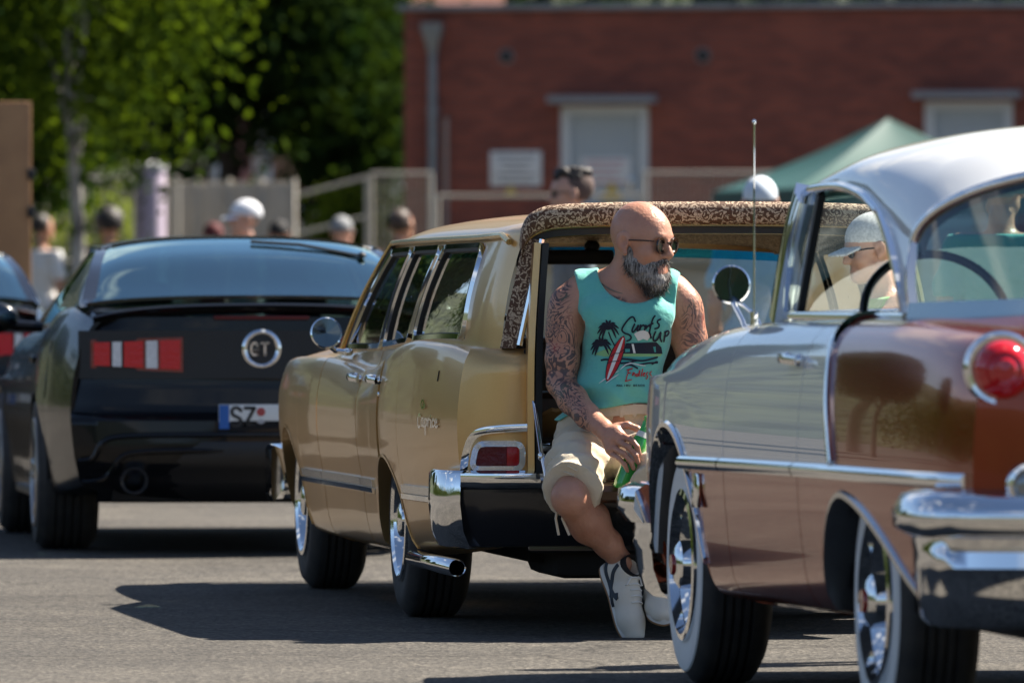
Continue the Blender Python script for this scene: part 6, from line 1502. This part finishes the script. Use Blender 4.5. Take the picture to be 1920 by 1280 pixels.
# ---- green bottle in his right hand
BT = thing('bottle', 'green glass bottle held in the bearded man\'s hand', 'bottle', (.378-.012, 29.75-.315, .498))
def bottle():
    gg = mat('bottle_green', (.012, .30, .03), .06, coat=1., noise=(12, .6, (.03, .50, .06)), trans=.15)
    ax = Vector((.089, .0, .236)).normalized(); M = ax.to_track_quat('Z', 'Y').to_matrix().to_4x4()
    pr = [(.001, .004), (.028, .0), (.0325, .006), (.033, .02), (.033, .135), (.031, .155), (.022, .185), (.0155, .205), (.0135, .235), (.0135, .245), (.015, .247), (.015, .256), (.012, .258), (.010, .25)]
    MB().revolve(pr, 36, M).build('glass', gg, BT, fixn=True)
    MB().revolve([(.0334, .10), (.0334, .135)], 36, M).build('label', mat('label_white', (.6, .64, .6), .6), BT, fixn=True); MB().revolve([(.0222, .187), (.0160, .206)], 36, M).build('neck_label', mat('label_white'), BT, fixn=True)
bottle()
# ================================================================ onlookers: one standing body (faces -y), dressed and topped differently
def build_figure(reach=False):
    S = SDF((-.36, -.62 if reach else -.26, 0), (.36, .24, 1.84), .0085)
    S.ell((0, 0, .98), (.155, .10, .13)).ell((0, 0, 1.16), (.145, .10, .16), k=.06).ell((0, 0, 1.32), (.165, .105, .14), k=.06).cap((-.16, .01, 1.42), (.16, .01, 1.42), .055, .055, .05).cap((0, .01, 1.42), (0, -.01, 1.55), .06, .055, .04)
    for s in (-1, 1):
        if reach and s > 0:      # this arm reaches forward and rests on something chest high
            S.chain([(.185, .01, 1.41), (.225, -.13, 1.35), (.215, -.26, 1.335)], [.054, .046, .040], .03); S.chain([(.215, -.26, 1.335), (.18, -.38, 1.335), (.15, -.48, 1.335)], [.041, .036, .027], .02); S.cap((.15, -.48, 1.335), (.138, -.53, 1.33), .026, .024, .015)
            for j in range(4): S.chain([(.165-.017*j, -.545, 1.332), (.160-.018*j, -.585, 1.326), (.155-.018*j, -.605, 1.318)], [.009, .0085, .008], .004)
            S.chain([(.115, -.51, 1.335), (.095, -.54, 1.332), (.088, -.56, 1.328)], [.012, .010, .009], .006)
        else: S.chain([(s*.185, .01, 1.41), (s*.225, .015, 1.25), (s*.24, .02, 1.12)], [.056, .048, .040], .03)
        if not (reach and s > 0): S.chain([(s*.24, .02, 1.12), (s*.25, -.03, .99), (s*.25, -.07, .88)], [.041, .038, .027], .02)
        if not (reach and s > 0): S.cap((s*.25, -.075, .87), (s*.248, -.095, .81), .026, .024, .015)
        for j in (() if reach and s > 0 else range(4)): S.chain([(s*.25+(j-1.5)*.004, -.118+.016*j, .80), (s*.247, -.125+.017*j, .75), (s*.242, -.122+.017*j, .715)], [.009, .0085, .008], .004)
        if not (reach and s > 0): S.chain([(s*.245-s*.012, -.11, .84), (s*.225, -.135, .80), (s*.222, -.14, .765)], [.012, .010, .009], .006)
        S.chain([(s*.09, 0, .95), (s*.10, -.01, .70), (s*.10, 0, .50)], [.095, .078, .056], .03); S.chain([(s*.10, 0, .50), (s*.10, .02, .34), (s*.10, .01, .09)], [.056, .056, .036], .02); S.cap((s*.10, .03, .05), (s*.11, -.17, .035), .038, .032, .02)
    head_prims(S, Vector((0, -.015, 1.665)), frame((0, -1, 0), (0, 0, 1)), 1.02)
    X, Y, Z = G = S.grid(); fold = (.006*nz3(G, 30, 4)+.004*nz3(G, 62, 5)).astype(np.float32); V, Q = S.nets(); D = {'body': (V, Q)}
    arm = np.abs(X)-.285; d2 = S.F-.013+fold; sh = np.maximum(d2, np.maximum(.92-Z, Z-1.47)); sl_ = np.maximum(sh, -(1.18-Z)-0*X) if False else sh
    cut = np.where(((np.abs(X) > .195) & (Z < 1.20)) | (reach & (np.abs(X) > .150)), 1., -1.)*.01; sh = np.maximum(sh, cut+0*Z); D['shirt'] = S.nets(sh.astype(np.float32))
    D['trousers'] = S.nets(np.maximum(np.maximum(S.F-.014+fold*1.2, np.maximum(.07-Z, Z-.955)), np.where((np.abs(X) > .20) & (Z > .70), .01, -1.)+0*Y).astype(np.float32))
    D['shoes'] = S.nets(np.maximum(S.F-.010, Z-.085).astype(np.float32))
    if reach: return {'lean_'+k: v for k, v in D.items()}
    hd = Vector((0, -.015, 1.665))
    h1 = SDF((-.13, -.16, 1.55), (.13, .13, 1.83), .007); h1.ell((0, .012, 1.705), (.086, .104, .100)); h1.ell((0, -.075, 1.655), (.075, .06, .075), k=.01, op='s'); Gh = h1.grid(); h1.F = np.maximum(h1.F+(.004*nz3(Gh, 110, 3)).astype(np.float32), 1.625-Gh[2]+.35*(Gh[1]+.05)*-1*0); D['hair'] = h1.nets()
    h2 = SDF((-.14, -.17, 1.60), (.14, .14, 1.90), .007)
    for k in range(46):
        a = k*2.39996; r = .055*math.sqrt(k/46); h2.ell((r*math.cos(a)*1.15, -.005+r*1.7*math.sin(a), 1.792+.014*math.sin(k*3.1)-r*.45), (.026, .026, .028), k=.006)
    D['curls'] = h2.nets()
    h3 = SDF((-.22, -.22, 1.52), (.22, .2, 1.92), .009)
    for k in range(90):
        z = 1-2*(k+.5)/90*.75; a = k*2.39996; q = math.sqrt(max(0, 1-z*z)); p = (.105*q*math.cos(a), .02+.115*q*math.sin(a), 1.70+.115*z)
        if p[1] < -.07 and p[2] < 1.74: continue
        h3.ell(p, (.034, .034, .034), k=.012)
    D['afro'] = h3.nets()
    c = SDF((-.15, -.26, 1.62), (.15, .16, 1.83), .006); c.ell((0, -.004, 1.705), (.093, .119, .104)); Gc = c.grid(); c.F = np.maximum(c.F, 1.690-.12*(Gc[1]+.02)-Gc[2]).astype(np.float32)
    vis = np.sqrt((Gc[0]/.078)**2+((Gc[1]+.115)/.085)**2)-1; zt = 1.690-.9*(Gc[0]**2)*4-.25*(-.1-Gc[1]); c.F = np.minimum(c.F, np.maximum(vis*.07, np.abs(Gc[2]-zt)-.006)).astype(np.float32); D['cap'] = c.nets(); return D
FIG = build_figure(); FIG.update(build_figure(True)); FME = {}
for k_, (V, Q) in FIG.items():
    o = fast_mesh(k_, V, Q, None, None, relax=1); o.data.materials.clear(); o.data.materials.append(None); FME[k_] = o.data; bpy.data.objects.remove(o)
gf = MB(); gl2 = MB()
for s in (-1, 1):
    gf.tube([(s*.034+.026*math.cos(a), -.123+abs(s*.034+.026*math.cos(a))*.22, 1.662+.019*math.sin(a)) for a in np.linspace(0, 6.283, 18, endpoint=False)], .0035, 6, True); gf.tube([(s*.06, -.112, 1.668), (s*.08, -.06, 1.67), (s*.084, .0, 1.664)], .003, 6)
    gl2.poly([(s*.034+.024*math.cos(a), -.121+abs(s*.034+.024*math.cos(a))*.22, 1.662+.0175*math.sin(a)) for a in np.linspace(0, 6.283, 18, endpoint=False)])
o = gf.build('glasses', None, None); FME['sunglasses'] = o.data; o.data.materials.append(mat('tortoise_frame')); bpy.data.objects.remove(o); o = gl2.build('lens', None, None, smooth=False); FME['lens'] = o.data; o.data.materials.append(mat('dark_lens')); bpy.data.objects.remove(o)
skin1 = skin_mat('skin_fair', (.50, .27, .19), (.56, .32, .23)); skin2 = skin_mat('skin_tan', (.40, .20, .12), (.46, .24, .15))
def cloth(name, c): return mat('cloth_'+name, c, .9, sheen=.2, noise=(8, .2, tuple(q*.8 for q in c)))
def person(label, X, Y, top, face, skin, shirt, legs, hat=None, hatm=None, hair='hair', hairm=None, shades=False, zoff=0., pre=''):
    """face: degrees the person is turned from facing the camera (+ = to picture right)"""
    P_ = thing('person', label, 'person', (X, Y, zoff), rad(face), 'people standing beyond the cars'); base = 1.80 if hat or hair != 'curls' else 1.82; k = (top-zoff)/base; P_.scale = (k, k, k)
    def add(nm, m, part=None):
        q = link(part or nm, FME[nm], P_)
        if m is not None: q.material_slots[0].link = 'OBJECT'; q.material_slots[0].material = m
        return q
    add(pre+'body', skin, 'body'); add(pre+'shirt', shirt, 'shirt'); add(pre+'trousers', legs, 'trousers'); add(pre+'shoes', cloth('shoe_dark', (.03, .03, .035)), 'shoes')
    if hair:
        q = add(hair, hairm or mat('hair_dark', (.015, .011, .009), .6), 'hair')
        if hat: q.scale = (.95, .92, .92); q.location = (0, -.006, 1.70*.08)      # flattened under the cap
    if hair == 'curls': add('hair', mat('hair_buzz', (.10, .065, .055), .8), 'shaved_sides')
    if hat: add('cap', hatm)
    if shades: q = add('sunglasses', None); link('lens', FME['lens'], q)
    return P_
denim = cloth('denim', (.05, .08, .14)); khaki = cloth('khaki', (.28, .22, .14)); blk = cloth('black', (.015, .015, .017)); wht_c = cloth('white', (.70, .70, .69)); hair_g = mat('hair_grey', (.22, .20, .18), .7); hair_b = mat('hair_brown', (.05, .03, .02), .6)
XP = lambda px, Y: (px-960)/FPX*Y
person('person in white cap with blue front beyond the sports car', XP(463, 66), 66, 1.835, -75, skin1, cloth('grey', (.25, .25, .26)), denim, 'cap', mat('cap_white', (.72, .74, .78), .8), hairm=hair_g)
person('person in dark red cap just showing above the sports car', XP(400, 80), 80, 1.775, -160, skin1, cloth('maroon', (.12, .02, .02)), denim, 'cap', mat('cap_maroon', (.10, .015, .018), .8))
person('person in black cap just showing above the sports car', XP(523, 80), 80, 1.80, 175, skin2, blk, denim, 'cap', mat('cap_black', (.012, .012, .014), .8))
person('person in grey cap between sports car and wagon', XP(640, 78), 78, 1.815, 160, skin1, wht_c, khaki, 'cap', mat('cap_grey', (.22, .23, .24), .8), hairm=hair_b)
person('person in green shirt with short brown hair left of the wagon roof', XP(751, 69), 69, 1.80, 155, skin2, cloth('green', (.02, .10, .06)), denim, hairm=hair_b)
person('person in white shirt with dark hair at the left picture edge', XP(78, 85), 85, 1.90, 140, skin2, wht_c, denim)
person('person with big round black curly hair near the birch trunk', XP(205, 85), 85, 1.93, 180, skin2, blk, denim, hair='afro')
person('man with dark curly quiff and sunglasses above the wagon roof', XP(1075, 50), 50, 1.87, -82, skin1, cloth('slate', (.10, .13, .17)), denim, hair='curls', shades=True)
person('person in white cap and pale blue T-shirt in front of the wagon', XP(1425, 46), 46, 1.75, 175, skin1, cloth('pale_blue', (.36, .55, .66)), khaki, 'cap', mat('cap_pale', (.62, .70, .78), .8), hairm=hair_b)
person('person in teal shirt seen through the coupe rear window', XP(1890, 35), 35.5, 1.70, 165, skin2, cloth('teal', (.03, .30, .28)), denim, hairm=hair_g)
# person in patterned white cap in front of the coupe, seen through its side window
WM = person('person in white cap and sunglasses seen through the coupe side window', XP(1650, 27.65), 27.65, 1.80, -78, skin1, cloth('lime', (.14, .42, .10)), denim, 'cap', mat('cap_pattern', (.66, .66, .66), .8, noise=(90, .6, (.3, .32, .34))), hairm=hair_g, shades=True, zoff=0., pre='lean_'); WM.scale = (.80, .80, .79); WM.rotation_euler = (rad(10), 0, rad(-80)); WM.location.x += .215
# ---- skateboard lying on edge in the load bay
SK = thing('skateboard', 'wooden skateboard tail showing behind the bearded man on the tailgate', 'skateboard', (.17, 30.25, .54), rad(8))
maple = mat('maple_deck', (.42, .22, .07), .45, noise=(5, .5, (.34, .16, .05)))
out_ = [(x, z) for x, z in catmull([(-.02, .0), (.04, .05), (.10, .06), (.50, .06), (.62, .05), (.66, 0), (.62, -.05), (.5, -.06), (.1, -.06), (.04, -.05)], 4, True)]
MB().prism([(z*1.7-.03+.0*x, .35-x*.0+(.3-x)*0+.02*x-.35, .10+z*0+.115+z*0+x*.0+((z)*.0)) for x, z in out_], (0, 0, .001)) if False else None
b = MB(); rows = []
for u in np.linspace(0, 1, 20):
    x = u*.78; k = max(0, (.14-x)/.14); wv = .10*math.sqrt(max(0.02, 1-k**2.4)); rows.append([(v*wv, x, .14+.09*k**1.5+.004*(v*v)) for v in (-1, -.6, 0, .6, 1)])
b.grid(rows); b.grid([[(p[0], p[1], p[2]-.012) for p in r] for r in rows], True); ring = [r[0] for r in rows]+[p for p in rows[-1][1:]]+[r[-1] for r in rows[-2::-1]]+[p for p in rows[0][-2:0:-1]]
b.grid([[p, (p[0], p[1], p[2]-.012)] for p in ring+[ring[0]]]); b.build('deck', maple, SK, fixn=True)
for y in (.20, .60):
    MB().box((0, y, .09), (.13, .03, .03), None, .006).build('truck', chrome_s, SK)
    for s in (-1, 1): MB().revolve([(.001, .03), (.022, .03), (.026, .024), (.026, .004), (.022, 0), (.001, 0)], 20, Matrix.Translation((s*.085-(.03 if s < 0 else 0), y, .03+.0)) @ Matrix.Rotation(PI/2, 4, 'Y')).build('wheel', mat('skate_wheel', (.5, .45, .3), .5), SK, fixn=True)
SK.location = (.15, 29.98, .53)
